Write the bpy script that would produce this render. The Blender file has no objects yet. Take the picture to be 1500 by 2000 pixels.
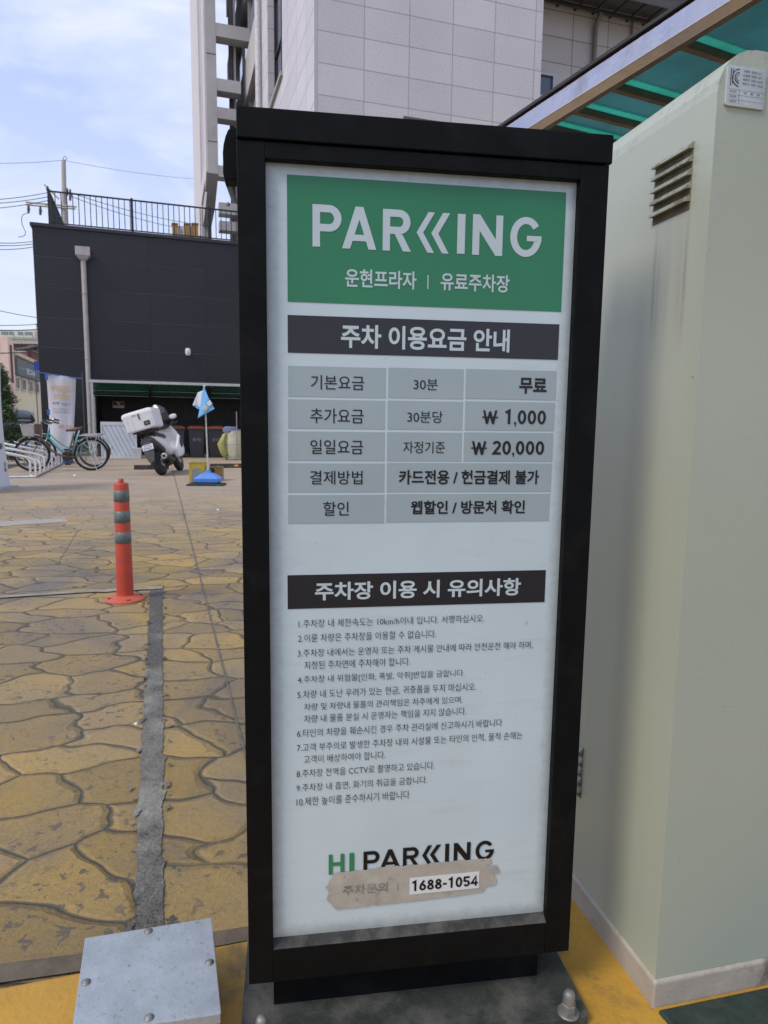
import bpy, bmesh, math, random
import numpy as np
from mathutils import Vector, Matrix
SC = bpy.context.scene
COL = SC.collection
random.seed(7)
rad, cos, sin, PI = math.radians, math.cos, math.sin, math.pi

# ------------------------------------------------------------------ camera
F_PX, TILT, ROLL, H_CAM = 1326.75, rad(7.43), rad(0.69), 1.10
_fw = np.array([0, cos(TILT), -sin(TILT)]); _up = np.array([0, sin(TILT), cos(TILT)]); _rt = np.array([1., 0, 0])
_r = cos(ROLL)*_rt + sin(ROLL)*_up; _u = -sin(ROLL)*_rt + cos(ROLL)*_up
CAM = np.array([0, 0, H_CAM])
cd = bpy.data.cameras.new('camera'); cam = bpy.data.objects.new('camera', cd); COL.objects.link(cam)
cd.sensor_fit = 'VERTICAL'; cd.sensor_height = 36.0; cd.lens = F_PX/2000*36.0
cd.clip_start = 0.02; cd.clip_end = 3000
cam.matrix_world = Matrix(((_r[0], _u[0], -_fw[0], 0), (_r[1], _u[1], -_fw[1], 0), (_r[2], _u[2], -_fw[2], H_CAM), (0, 0, 0, 1)))
cd.dof.use_dof = True; cd.dof.focus_distance = 1.15; cd.dof.aperture_fstop = 17
SC.camera = cam

# ------------------------------------------------------------------ sky, sun, exposure
SUN_EL, SUN_AZ = rad(50), rad(232)          # azimuth clockwise from +Y
w = bpy.data.worlds.new('World'); SC.world = w; w.use_nodes = True
nt = w.node_tree; N = nt.nodes; L = nt.links; N.clear()
out = N.new('ShaderNodeOutputWorld'); bg = N.new('ShaderNodeBackground'); bg.inputs['Strength'].default_value = 0.105
sky = N.new('ShaderNodeTexSky'); sky.sky_type = 'NISHITA'; sky.sun_disc = False
sky.sun_elevation = SUN_EL; sky.sun_rotation = SUN_AZ; sky.air_density = 1.0; sky.dust_density = 2.0
tc = N.new('ShaderNodeTexCoord'); mp = N.new('ShaderNodeMapping'); mp.inputs['Scale'].default_value = (1, 1, 2.6)
n1 = N.new('ShaderNodeTexNoise'); n1.inputs['Scale'].default_value = 4.2; n1.inputs['Detail'].default_value = 7; n1.inputs['Roughness'].default_value = .58; n1.inputs['Distortion'].default_value = .4
r1 = N.new('ShaderNodeValToRGB'); r1.color_ramp.elements[0].position = .40; r1.color_ramp.elements[0].color = (.12, .12, .12, 1); r1.color_ramp.elements[1].position = .72; r1.color_ramp.elements[1].color = (.95, .95, .95, 1)
hz = N.new('ShaderNodeMix'); hz.data_type = 'RGBA'; hz.inputs[0].default_value = .72; hz.inputs[7].default_value = (4.1, 5.1, 8.3, 1)
mx = N.new('ShaderNodeMix'); mx.data_type = 'RGBA'; mx.inputs[7].default_value = (6.2, 6.6, 7.9, 1)
L.new(tc.outputs['Generated'], mp.inputs['Vector']); L.new(mp.outputs[0], n1.inputs['Vector']); L.new(n1.outputs['Fac'], r1.inputs[0])
L.new(r1.outputs[0], mx.inputs[0]); L.new(sky.outputs[0], hz.inputs[6]); sz = N.new('ShaderNodeSeparateXYZ'); L.new(tc.outputs['Generated'], sz.inputs[0]); mr = N.new('ShaderNodeMapRange'); mr.interpolation_type = 'SMOOTHSTEP'; mr.inputs['From Min'].default_value = -.02; mr.inputs['From Max'].default_value = .42; mr.inputs['To Min'].default_value = .85; mr.inputs['To Max'].default_value = 0.0; L.new(sz.outputs[2], mr.inputs['Value'])
hw = N.new('ShaderNodeMix'); hw.data_type = 'RGBA'; hw.inputs[7].default_value = (6.3, 6.7, 7.8, 1); L.new(mr.outputs[0], hw.inputs[0]); L.new(hz.outputs[2], hw.inputs[6]); L.new(hw.outputs[2], mx.inputs[6]); L.new(mx.outputs[2], bg.inputs[0]); L.new(bg.outputs[0], out.inputs[0])
sd = bpy.data.lights.new('sun', 'SUN'); sd.energy = 1.5; sd.angle = rad(18); sd.color = (1, .90, .75)
so = bpy.data.objects.new('sun', sd); COL.objects.link(so)
_sd = Vector((sin(SUN_AZ)*cos(SUN_EL), cos(SUN_AZ)*cos(SUN_EL), sin(SUN_EL)))
so.rotation_euler = (-_sd).to_track_quat('-Z', 'Y').to_euler(); so.location = _sd*60
SC.view_settings.view_transform = 'Standard'; SC.view_settings.look = 'None'; SC.view_settings.gamma = 1.0
SC.view_settings.exposure = 0.46

# ------------------------------------------------------------------ measuring helpers (photo pixel -> real position)
def ray(x, y):
    d = (x-750)/F_PX*_r - (y-1000)/F_PX*_u + _fw
    return d/np.linalg.norm(d)
def ground(x, y, z=0.0):
    d = ray(x, y); P = CAM + d*((z-H_CAM)/d[2]); return Vector(P)
class Frame:
    """upright plane: u to the right, n away, turned by yaw"""
    def __init__(s, yaw, n=0.0):
        s.yaw = rad(yaw); s.u = np.array([cos(s.yaw), sin(s.yaw), 0]); s.nv = np.array([-sin(s.yaw), cos(s.yaw), 0]); s.n = n
    def hit(s, x, y, n=None):
        n = s.n if n is None else n
        d = ray(x, y); t = (n-CAM@s.nv)/(d@s.nv); P = CAM+d*t; return float(P@s.u), float(P[2])
    def pt(s, u, n, z=0.0): return Vector(s.u*u + s.nv*n + np.array([0, 0, z]))
    def uz(s, P): P = np.array(P); return float(P@s.u), float(P@s.nv)
def zat(P, x, y):
    """height above P at which a vertical there shows at pixel row y"""
    n = np.array([P[0], P[1], 0.0]); n /= np.linalg.norm(n); d = ray(x, y)
    t = (np.array([P[0], P[1], 0])@n)/(d@n); return float(CAM[2]+d[2]*t)
def at_dist(x, y, Y):
    d = ray(x, y); return Vector(CAM+d*(Y/d[1]))

# ------------------------------------------------------------------ mesh helpers
class MB:
    def __init__(s): s.v = []; s.f = []; s.smooth = set()
    def add(s, vs, fs, smooth=False):
        o = len(s.v); s.v += [tuple(map(float, p)) for p in vs]
        for f in fs:
            if smooth: s.smooth.add(len(s.f))
            s.f.append(tuple(i+o for i in f))
        return s
    def box(s, x0, x1, y0, y1, z0, z1, M=None):
        vs = [Vector(p) for p in ((x0,y0,z0),(x1,y0,z0),(x1,y1,z0),(x0,y1,z0),(x0,y0,z1),(x1,y0,z1),(x1,y1,z1),(x0,y1,z1))]
        if M is not None: vs = [M@p for p in vs]
        return s.add(vs, [(0,3,2,1),(4,5,6,7),(0,1,5,4),(1,2,6,5),(2,3,7,6),(3,0,4,7)])
    def prism(s, poly, y0, y1, M=None):
        """poly in (x,z), extruded along y"""
        n = len(poly); vs = [Vector((p[0], y0, p[1])) for p in poly]+[Vector((p[0], y1, p[1])) for p in poly]
        if M is not None: vs = [M@p for p in vs]
        return s.add(vs, [tuple(range(n)), tuple(range(2*n-1, n-1, -1))]+[(i, n+i, n+(i+1) % n, (i+1) % n) for i in range(n)])
    def slab(s, poly, z0, z1):
        n = len(poly); vs = [(p[0], p[1], z1) for p in poly]+[(p[0], p[1], z0) for p in poly]
        return s.add(vs, [tuple(range(n)), tuple(range(2*n-1, n-1, -1))]+[(i, n+i, n+(i+1) % n, (i+1) % n) for i in range(n)])
    def tube(s, pts, r, seg=8, closed=False, cap=True):
        pts = [Vector(p) for p in pts]; n = len(pts); rs = r if isinstance(r, (list, tuple)) else [r]*n
        vs = []; prev = None
        for i, p in enumerate(pts):
            if closed: t = pts[(i+1) % n]-pts[i-1]
            else: t = pts[min(i+1, n-1)]-pts[max(i-1, 0)]
            t.normalize()
            if prev is None:
                a = Vector((0, 0, 1)) if abs(t.z) < .9 else Vector((1, 0, 0)); x = a.cross(t).normalized()
            else:
                x = (prev-t*prev.dot(t)); x = x.normalized() if x.length > 1e-6 else prev
            prev = x; y = t.cross(x)
            for k in range(seg):
                a = 2*PI*k/seg; vs.append(p+(x*cos(a)+y*sin(a))*rs[i])
        fs = []; m = n if closed else n-1
        for i in range(m):
            for k in range(seg):
                a, b = i*seg+k, i*seg+(k+1) % seg; c, d = ((i+1) % n)*seg+(k+1) % seg, ((i+1) % n)*seg+k
                fs.append((a, b, c, d))
        s.add(vs, fs, True)
        if cap and not closed: s.add(vs[:seg], [tuple(range(seg-1, -1, -1))]); s.add(vs[-seg:], [tuple(range(seg))])
        return s
    def lathe(s, prof, seg=24, M=None, smooth=True):
        """prof list of (r,z) round z"""
        vs = []; n = len(prof)
        for r, z in prof:
            for k in range(seg):
                a = 2*PI*k/seg; p = Vector((r*cos(a), r*sin(a), z)); vs.append(M@p if M is not None else p)
        fs = [(i*seg+k, i*seg+(k+1) % seg, (i+1)*seg+(k+1) % seg, (i+1)*seg+k) for i in range(n-1) for k in range(seg)]
        s.add(vs, fs, smooth)
        s.add(vs[:seg], [tuple(range(seg-1, -1, -1))]); s.add(vs[-seg:], [tuple(range(seg))]); return s
    def loft(s, rings, smooth=True, cap=True):
        n = len(rings[0]); vs = [p for r in rings for p in r]
        fs = [(i*n+k, i*n+(k+1) % n, (i+1)*n+(k+1) % n, (i+1)*n+k) for i in range(len(rings)-1) for k in range(n)]
        s.add(vs, fs, smooth)
        if cap: s.add(rings[0], [tuple(range(n-1, -1, -1))]); s.add(rings[-1], [tuple(range(n))])
        return s
    def torus(s, c, axis, R, r, seg=28, ss=8):
        axis = Vector(axis).normalized(); a = Vector((0, 0, 1)) if abs(axis.z) < .9 else Vector((1, 0, 0)); x = axis.cross(a).normalized(); y = axis.cross(x)
        return s.tube([Vector(c)+(x*cos(2*PI*i/seg)+y*sin(2*PI*i/seg))*R for i in range(seg)], r, ss, closed=True)
    def build(s, name, mat, parent=None, bevel=0.0, seg=2, fixn=True, autos=False):
        me = bpy.data.meshes.new(name); me.from_pydata(s.v, [], s.f); me.update()
        if s.smooth or autos:
            me.polygons.foreach_set('use_smooth', [autos or (i in s.smooth) for i in range(len(me.polygons))])
        if fixn:
            b = bmesh.new(); b.from_mesh(me); bmesh.ops.recalc_face_normals(b, faces=b.faces); b.to_mesh(me); b.free()
        me.materials.append(mat); o = bpy.data.objects.new(name, me); COL.objects.link(o)
        if parent is not None: o.parent = parent
        if bevel:
            m = o.modifiers.new('bevel', 'BEVEL'); m.width = bevel; m.segments = seg; m.limit_method = 'ANGLE'; m.angle_limit = rad(40); m.harden_normals = False
        return o
def ell(cx, y, cz, rx, rz, n=14, p=2.4):
    """super-ellipse ring in the x-z plane at y"""
    R = []
    for k in range(n):
        a = 2*PI*k/n; c, d = cos(a), sin(a)
        R.append(Vector((cx+rx*math.copysign(abs(c)**(2/p), c), y, cz+rz*math.copysign(abs(d)**(2/p), d))))
    return R
def thing(name, label, cat, loc=(0, 0, 0), rotz=0.0, group=None, rot=None):
    o = bpy.data.objects.new(name, None); COL.objects.link(o); o.empty_display_size = .1
    o.location = loc; o.rotation_euler = rot if rot else (0, 0, rotz)
    return tag(o, label, cat, group)
def tag(o, label, cat, group=None):
    o['label'] = label; o['category'] = cat
    if group: o['group'] = group
    return o
def structure(o): o['kind'] = 'structure'; return o
def copy_tree(o, parent=None):
    c = o.copy(); COL.objects.link(c)
    if parent is not None: c.parent = parent
    for ch in list(o.children): copy_tree(ch, c)
    return c
_tc = {}
def text_geo(s, bold=0.0, res=3):
    k = (s, bold, res)
    if k not in _tc:
        c = bpy.data.curves.new('text', 'FONT'); c.body = s; c.offset = bold; c.resolution_u = res
        o = bpy.data.objects.new('text', c); me = o.to_mesh()
        v = np.array([p.co[:2] for p in me.vertices]); f = [tuple(p.vertices) for p in me.polygons]
        o.to_mesh_clear(); bpy.data.objects.remove(o); bpy.data.curves.remove(c)
        lo, hi = v.min(0), v.max(0); _tc[k] = ((v-lo)/(hi-lo), f)
    return _tc[k]
def capital(ch, W, t):
    """faces of a bold capital in a box W wide and 1 high, stroke t; pieces meet edge to edge"""
    Q = []
    def bowl(y0, y1, xr):
        ro, cx = (y1-y0)/2, xr-(y1-y0)/2*.98; cy = (y0+y1)/2; O = [(t, y1)]; I = [(t, y1-t)]
        for k in range(15):
            a = rad(90-180*k/14); O.append((cx+ro*.98*cos(a), cy+ro*sin(a))); I.append((cx+(ro*.98-t)*cos(a), cy+(ro-t*.96)*sin(a)))
        O.append((t, y0)); I.append((t, y0+t*.96)); I[0] = (t, y1-t*.96)
        for k in range(len(O)-1): Q.append([O[k], O[k+1], I[k+1], I[k]])
    if ch == 'I': Q.append([(0, 0), (W, 0), (W, 1), (0, 1)])
    if ch in 'PR': Q.append([(0, 0), (t, 0), (t, 1), (0, 1)]); bowl(.37 if ch == 'P' else .41, 1, W if ch == 'P' else W*.97)
    if ch == 'R': Q.append([(W-t*1.12, 0), (W, 0), (W*.42+t*1.05, .41), (W*.42, .41)])
    if ch == 'A':
        m, a = W/2, t*.52; iy = .70
        Q.append([(0, 0), (t*1.06, 0), (m, iy), (m, 1), (m-a, 1)]); Q.append([(W, 0), (m+a, 1), (m, 1), (m, iy), (W-t*1.06, 0)])
        f = lambda y: t*1.06+(m-t*1.06)*y/iy
        Q.append([(f(.19), .19), (W-f(.19), .19), (W-f(.34), .34), (f(.34), .34)])
    if ch in 'NH': Q.append([(0, 0), (t, 0), (t, 1), (0, 1)]); Q.append([(W-t, 0), (W, 0), (W, 1), (W-t, 1)])
    if ch == 'N': Q.append([(t, 1), (t, .60), (W-t, 0), (W-t, .40)])
    if ch == 'H': Q.append([(t, .42), (W-t, .42), (W-t, .42+t*.96), (t, .42+t*.96)])
    if ch == 'G':
        rx, ry = W/2, .5; O = []; I = []
        for k in range(25):
            a = rad(36+(345-36)*k/24); O.append((rx+rx*cos(a), .5+ry*sin(a))); I.append((rx+(rx-t)*cos(a), .5+(ry-t*.94)*sin(a)))
        O.append((W, .40)); I.append((W-t, .40)); O.append((W, .535)); I.append((W-t, .535))
        for k in range(len(O)-1): Q.append([O[k], O[k+1], I[k+1], I[k]])
        Q.append([(W*.53, .40), (W-t, .40), (W-t, .535), (W*.53, .535)])
    if ch == '₩':
        t2 = .155*W; f = (W-t2)/4
        for x0, x1, y0, y1 in ((0, f, 1, 0), (f*2, f, .92, 0), (f*2, f*3, .92, 0), (f*4, f*3, 1, 0)):
            Q.append([(x1, y1), (x1+t2, y1), (x0+t2, y0), (x0, y0)])
        Q.append([(-.06, .44), (W+.06, .44), (W+.06, .54), (-.06, .54)])
    return Q
def put_text(mb, s, x0, z0, x1, z1, y, bold=0.0, res=3):
    v, f = text_geo(s, bold, res)
    mb.add([(x0+(x1-x0)*p[0], y, z0+(z1-z0)*p[1]) for p in v], f); return mb

# ------------------------------------------------------------------ materials
def newmat(name):
    m = bpy.data.materials.new(name); m.use_nodes = True; t = m.node_tree; b = t.nodes['Principled BSDF']; return m, t, b
def ramp(t, a, b, ca=(0, 0, 0, 1), cb=(1, 1, 1, 1)):
    r = t.nodes.new('ShaderNodeValToRGB'); e = r.color_ramp.elements; e[0].position = a; e[0].color = ca; e[1].position = b; e[1].color = cb; return r
def noise(t, vec, scale, detail=4, rough=.55, dist=0.0):
    n = t.nodes.new('ShaderNodeTexNoise'); n.inputs['Scale'].default_value = scale; n.inputs['Detail'].default_value = detail
    n.inputs['Roughness'].default_value = rough; n.inputs['Distortion'].default_value = dist
    if vec is not None: t.links.new(vec, n.inputs['Vector'])
    return n.outputs['Fac']
def mixc(t, fac, a, b, mode='MIX'):
    m = t.nodes.new('ShaderNodeMix'); m.data_type = 'RGBA'; m.blend_type = mode
    for s, v in ((m.inputs[0], fac), (m.inputs[6], a), (m.inputs[7], b)):
        if hasattr(v, 'is_linked'): t.links.new(v, s)
        elif isinstance(v, (int, float)): s.default_value = v
        else: s.default_value = (*v[:3], 1)
    return m.outputs[2]
def math_(t, op, a, b=None, clamp=False):
    m = t.nodes.new('ShaderNodeMath'); m.operation = op; m.use_clamp = clamp
    for i, v in enumerate((a, b)):
        if v is None: continue
        if hasattr(v, 'is_linked'): t.links.new(v, m.inputs[i])
        else: m.inputs[i].default_value = v
    return m.outputs[0]
def objco(t):
    c = t.nodes.new('ShaderNodeTexCoord'); return c.outputs['Object']
def bump(t, b, h, dist=.002, strength=.6):
    n = t.nodes.new('ShaderNodeBump'); n.inputs['Distance'].default_value = dist; n.inputs['Strength'].default_value = strength
    t.links.new(h, n.inputs['Height']); t.links.new(n.outputs[0], b.inputs['Normal']); return n
_mats = {}
def mat(name, col, rough=.5, metal=0.0, var=.18, scale=8.0, dirt=None, dirt_amt=.5, dirt_scale=3.0, bmp=0.0, bscale=60.0, coat=0.0, spec=None, dirt_lo=.52, dirt_hi=.7):
    """paint / metal / plastic with tonal variation, dirt spots, roughness variation and fine bump"""
    if name in _mats: return _mats[name]
    m, t, b = newmat(name); co = objco(t)
    f = noise(t, co, scale, 5, .6); r = ramp(t, .3, .7); t.links.new(f, r.inputs[0])
    lo = tuple(c*(1-var) for c in col); hi = tuple(min(1, c*(1+var)) for c in col)
    c = mixc(t, r.outputs[0], lo, hi)
    if dirt is not None:
        d = noise(t, co, dirt_scale, 8, .68, .3); dr = ramp(t, dirt_lo, dirt_hi); t.links.new(d, dr.inputs[0])
        c = mixc(t, math_(t, 'MULTIPLY', dr.outputs[0], dirt_amt), c, dirt)
    t.links.new(c, b.inputs['Base Color']); b.inputs['Metallic'].default_value = metal
    rr = ramp(t, .25, .75, (max(0, rough-.12),)*3+(1,), (min(1, rough+.12),)*3+(1,)); t.links.new(noise(t, co, scale*2.3, 4), rr.inputs[0]); t.links.new(rr.outputs[0], b.inputs['Roughness'])
    if coat: b.inputs['Coat Weight'].default_value = coat; b.inputs['Coat Roughness'].default_value = .08
    if spec is not None: b.inputs['Specular IOR Level'].default_value = spec
    if bmp: bump(t, b, noise(t, co, bscale, 4, .6), bmp, .7)
    _mats[name] = m; return m
def glass_mat(name, col, rough=.06):
    m, t, b = newmat(name); b.inputs['Base Color'].default_value = (*col, 1); b.inputs['Roughness'].default_value = rough; b.inputs['Specular IOR Level'].default_value = .8; b.inputs['Coat Weight'].default_value = .4; return m
def panel_mat(name, col, pw, ph, mortar, axis='x', var=.1, speck=.16, rough=.6, joint=.35, off=(0, 0), spec=None, bmp=.0008, sp_scale=90):
    """cladding panels in straight courses with thin joints; axis = which horizontal local axis runs along the face"""
    m, t, b = newmat(name); co = objco(t); s = t.nodes.new('ShaderNodeSeparateXYZ'); t.links.new(co, s.inputs[0])
    k = t.nodes.new('ShaderNodeCombineXYZ'); t.links.new(math_(t, 'ADD', s.outputs[0 if axis == 'x' else 1], off[0]), k.inputs[0]); t.links.new(math_(t, 'ADD', s.outputs[2], off[1]), k.inputs[1])
    br = t.nodes.new('ShaderNodeTexBrick'); br.offset = 0; br.squash = 1; t.links.new(k.outputs[0], br.inputs['Vector'])
    br.inputs['Scale'].default_value = 1; br.inputs['Brick Width'].default_value = pw; br.inputs['Row Height'].default_value = ph; br.inputs['Mortar Size'].default_value = mortar; br.inputs['Mortar Smooth'].default_value = .1; br.inputs['Bias'].default_value = 0
    br.inputs['Color1'].default_value = (*[c*(1-var) for c in col], 1); br.inputs['Color2'].default_value = (*[min(1, c*(1+var)) for c in col], 1); br.inputs['Mortar'].default_value = (*[c*joint for c in col], 1)
    g = noise(t, co, sp_scale, 3, .7); r = ramp(t, .3, .7, (1-speck,)*3+(1,), (1+speck,)*3+(1,)); t.links.new(g, r.inputs[0])
    c = mixc(t, 1.0, br.outputs[0], r.outputs[0], 'MULTIPLY')
    big = noise(t, co, .35, 5, .6); r2 = ramp(t, .3, .75, (.90,)*3+(1,), (1.05,)*3+(1,)); t.links.new(big, r2.inputs[0])
    c = mixc(t, 1.0, c, r2.outputs[0], 'MULTIPLY')
    t.links.new(c, b.inputs['Base Color']); b.inputs['Roughness'].default_value = rough
    if spec is not None: b.inputs['Specular IOR Level'].default_value = spec
    bump(t, b, math_(t, 'MULTIPLY', br.outputs['Fac'], -1), .006, .6)
    return m

# ------------------------------------------------------------------ the ground
YARD = Frame(18.1)
def ground_mat():
    m, t, b = newmat('stamped_concrete'); co = objco(t)
    mpn = t.nodes.new('ShaderNodeMapping'); mpn.inputs['Rotation'].default_value = (0, 0, rad(-22)); mpn.inputs['Scale'].default_value = (1.0, 1.5, 1.0); t.links.new(co, mpn.inputs[0])
    wn = t.nodes.new('ShaderNodeTexNoise'); wn.inputs['Scale'].default_value = 2.3; wn.inputs['Detail'].default_value = 2; t.links.new(mpn.outputs[0], wn.inputs['Vector'])
    sub = t.nodes.new('ShaderNodeVectorMath'); sub.operation = 'SUBTRACT'; sub.inputs[1].default_value = (.5, .5, .5); t.links.new(wn.outputs['Color'], sub.inputs[0])
    scl = t.nodes.new('ShaderNodeVectorMath'); scl.operation = 'SCALE'; scl.inputs['Scale'].default_value = .42; t.links.new(sub.outputs[0], scl.inputs[0])
    ad = t.nodes.new('ShaderNodeVectorMath'); ad.operation = 'ADD'; t.links.new(mpn.outputs[0], ad.inputs[0]); t.links.new(scl.outputs[0], ad.inputs[1])
    vo = t.nodes.new('ShaderNodeTexVoronoi'); vo.feature = 'DISTANCE_TO_EDGE'; vo.voronoi_dimensions = '2D'; vo.inputs['Scale'].default_value = 3.1; vo.inputs['Randomness'].default_value = .78; t.links.new(ad.outputs[0], vo.inputs['Vector'])
    vc = t.nodes.new('ShaderNodeTexVoronoi'); vc.voronoi_dimensions = '2D'; vc.inputs['Scale'].default_value = 3.1; vc.inputs['Randomness'].default_value = .78; t.links.new(ad.outputs[0], vc.inputs['Vector'])
    rough_edge = noise(t, co, 26, 5, .65)
    d = math_(t, 'ADD', vo.outputs['Distance'], math_(t, 'ADD', math_(t, 'MULTIPLY', math_(t, 'SUBTRACT', rough_edge, .5), .040), math_(t, 'MULTIPLY', math_(t, 'SUBTRACT', noise(t, co, 3.1, 2), .5), .05)))
    ln = ramp(t, .016, .030, (1, 1, 1, 1), (0, 0, 0, 1)); t.links.new(d, ln.inputs[0])
    soft = ramp(t, .0, .075, (1, 1, 1, 1), (0, 0, 0, 1)); t.links.new(d, soft.inputs[0])
    # the stamped pattern is worn away towards the far half of the yard
    s = t.nodes.new('ShaderNodeSeparateXYZ'); t.links.new(co, s.inputs[0])
    far = math_(t, 'ADD', s.outputs[1], math_(t, 'MULTIPLY', noise(t, co, .9, 3), 3.0))
    fr = t.nodes.new('ShaderNodeMapRange'); fr.inputs['From Min'].default_value = 6.6; fr.inputs['From Max'].default_value = 13.5; t.links.new(far, fr.inputs['Value'])
    keep = math_(t, 'SUBTRACT', 1.0, fr.outputs[0], True)
    wear = ramp(t, .33, .50); t.links.new(noise(t, co, 1.3, 4), wear.inputs[0])
    line = math_(t, 'MULTIPLY', ln.outputs[0], math_(t, 'ADD', math_(t, 'MULTIPLY', keep, wear.outputs[0]), math_(t, 'MULTIPLY', keep, .25), True), True)
    ochre, tan, grey, pink = (.42, .288, .098), (.325, .245, .135), (.200, .175, .145), (.43, .35, .265)
    a = ramp(t, .40, .60); t.links.new(noise(t, co, 1.05, 5, .6, .4), a.inputs[0]); c = mixc(t, a.outputs[0], ochre, tan)
    a2 = ramp(t, .49, .65); t.links.new(noise(t, co, .75, 6, .62, .6), a2.inputs[0]); c = mixc(t, a2.outputs[0], c, grey)
    c = mixc(t, math_(t, 'MULTIPLY', fr.outputs[0], .85), c, pink)
    st = ramp(t, .42, .66); mps = t.nodes.new('ShaderNodeMapping'); mps.inputs['Rotation'].default_value = (0, 0, rad(-14)); mps.inputs['Scale'].default_value = (.5, 2.6, 1); t.links.new(co, mps.inputs[0])
    t.links.new(noise(t, mps.outputs[0], .8, 6, .6), st.inputs[0]); c = mixc(t, math_(t, 'MULTIPLY', math_(t, 'MULTIPLY', st.outputs[0], fr.outputs[0]), .75), c, (.30, .265, .225))
    cell = t.nodes.new('ShaderNodeSeparateColor'); t.links.new(vc.outputs['Color'], cell.inputs[0])
    cr = ramp(t, .0, 1.0, (.78, .79, .82, 1), (1.15, 1.13, 1.07, 1)); t.links.new(cell.outputs[0], cr.inputs[0])
    c = mixc(t, keep, c, mixc(t, 1.0, c, cr.outputs[0], 'MULTIPLY'))
    fn = ramp(t, .25, .75, (.68,)*3+(1,), (1.24,)*3+(1,)); t.links.new(noise(t, co, 75, 7, .78), fn.inputs[0]); c = mixc(t, 1.0, c, fn.outputs[0], 'MULTIPLY')
    gr = ramp(t, .25, .75, (.74,)*3+(1,), (1.22,)*3+(1,)); t.links.new(noise(t, co, 420, 3, .7), gr.inputs[0]); c = mixc(t, keep, c, mixc(t, 1.0, c, gr.outputs[0], 'MULTIPLY'))
    # chipped-off colour: dark flecks, grouped
    fl = ramp(t, .585, .61); t.links.new(noise(t, co, 30, 4, .55, .5), fl.inputs[0]); fg = ramp(t, .44, .56); t.links.new(noise(t, co, 2.4, 3), fg.inputs[0])
    fl2 = ramp(t, .585, .62); t.links.new(noise(t, co, 150, 3, .6), fl2.inputs[0])
    fleck = math_(t, 'MAXIMUM', math_(t, 'MULTIPLY', math_(t, 'MULTIPLY', fl.outputs[0], fg.outputs[0]), .8), math_(t, 'MULTIPLY', math_(t, 'MULTIPLY', fl2.outputs[0], math_(t, 'ADD', fg.outputs[0], .35, True)), .6))
    c = mixc(t, math_(t, 'MULTIPLY', fleck, keep), c, (.105, .098, .085))
    c = mixc(t, math_(t, 'MULTIPLY', math_(t, 'MULTIPLY', soft.outputs[0], keep), .14), c, (.20, .16, .085))
    c = mixc(t, math_(t, 'MULTIPLY', line, .90), c, (.085, .083, .066))
    t.links.new(c, b.inputs['Base Color']); b.inputs['Specular IOR Level'].default_value = .35
    rr = ramp(t, .3, .7, (.5, .5, .5, 1), (.85, .85, .85, 1)); t.links.new(noise(t, co, 3.5, 5), rr.inputs[0]); t.links.new(rr.outputs[0], b.inputs['Roughness'])
    h = math_(t, 'SUBTRACT', math_(t, 'MULTIPLY', noise(t, co, 48, 8, .78), .55), math_(t, 'MULTIPLY', soft.outputs[0], keep))
    bump(t, b, h, .016, .9); return m
gp = MB(); S = 700
gp.add([(-S, -S, 0), (S, -S, 0), (S, S, 0), (-S, S, 0)], [(0, 1, 2, 3)])
structure(gp.build('ground', ground_mat()))
# cement trench, jagged edges
def strip(name, pts, wid, z, material, jag=.35, step=.03, seed=1):
    rnd = random.Random(seed); A = []; B = []; n_ = Vector((0, 0, 1)); st = [0.0, 0.0]
    for (p, q), (w0, w1) in zip(zip(pts[:-1], pts[1:]), zip(wid[:-1], wid[1:])):
        L_ = (q-p).length; k = max(2, int(L_/step)); tdir = (q-p).normalized(); sd_ = n_.cross(tdir)
        for i in range(k+1):
            f = i/k; c = p.lerp(q, f); wv = (w0+(w1-w0)*f)/2
            for e in (0, 1):
                st[e] = st[e]*.72+rnd.gauss(0, jag*.075)
                if rnd.random() < .05: st[e] += jag*rnd.random()*.8
            A.append(c+sd_*wv*(1+st[0])); B.append(c-sd_*wv*(1+st[1]))
    m = MB(); n = len(A); m.add([(p.x, p.y, z) for p in A+B], [(i, i+1, n+i+1, n+i) for i in range(n-1)])
    return m.build(name, material)
cement = mat('trench_cement', (.088, .086, .078), .9, var=.75, scale=170, dirt=(.30, .29, .25), dirt_amt=.85, dirt_scale=1.3, bmp=.02, bscale=38, dirt_lo=.46, dirt_hi=.62)
cement_pale = mat('pale_cement', (.27, .24, .19), .85, var=.25, scale=10, bmp=.003)
t1, t2, t3 = ground(306, 1145), ground(296, 1500), ground(289, 1845)
o = structure(strip('ground_patch', [t1, t2, t3], [.074, .068, .060], .004, cement, .55, .010, 3))
o = structure(strip('ground_patch', [ground(-60, 1172), ground(150, 1158), ground(318, 1149)], [.05, .055, .075], .008, cement_pale, .8, .03, 4))
o = structure(strip('ground_joint', [ground(330, 890), ground(348, 960), ground(415, 1224), ground(480, 1480), ground(520, 1640)], [.012, .011, .009, .008, .007], .004, mat('joint_dirt', (.125, .118, .10), .9, var=.4, scale=25), .6, .02, 5))
o = structure(strip('ground_joint', [ground(112, 1102), ground(152, 1036)], [.005, .005], .004, mat('joint_faint', (.17, .15, .12)), .6, .03, 6))
o = structure(strip('ground_patch', [ground(-40, 1026), ground(130, 1016)], [.42, .34], .004, mat('grey_patch', (.33, .305, .27), .8, var=.15, scale=4, bmp=.002), .5, .08, 7))

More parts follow.
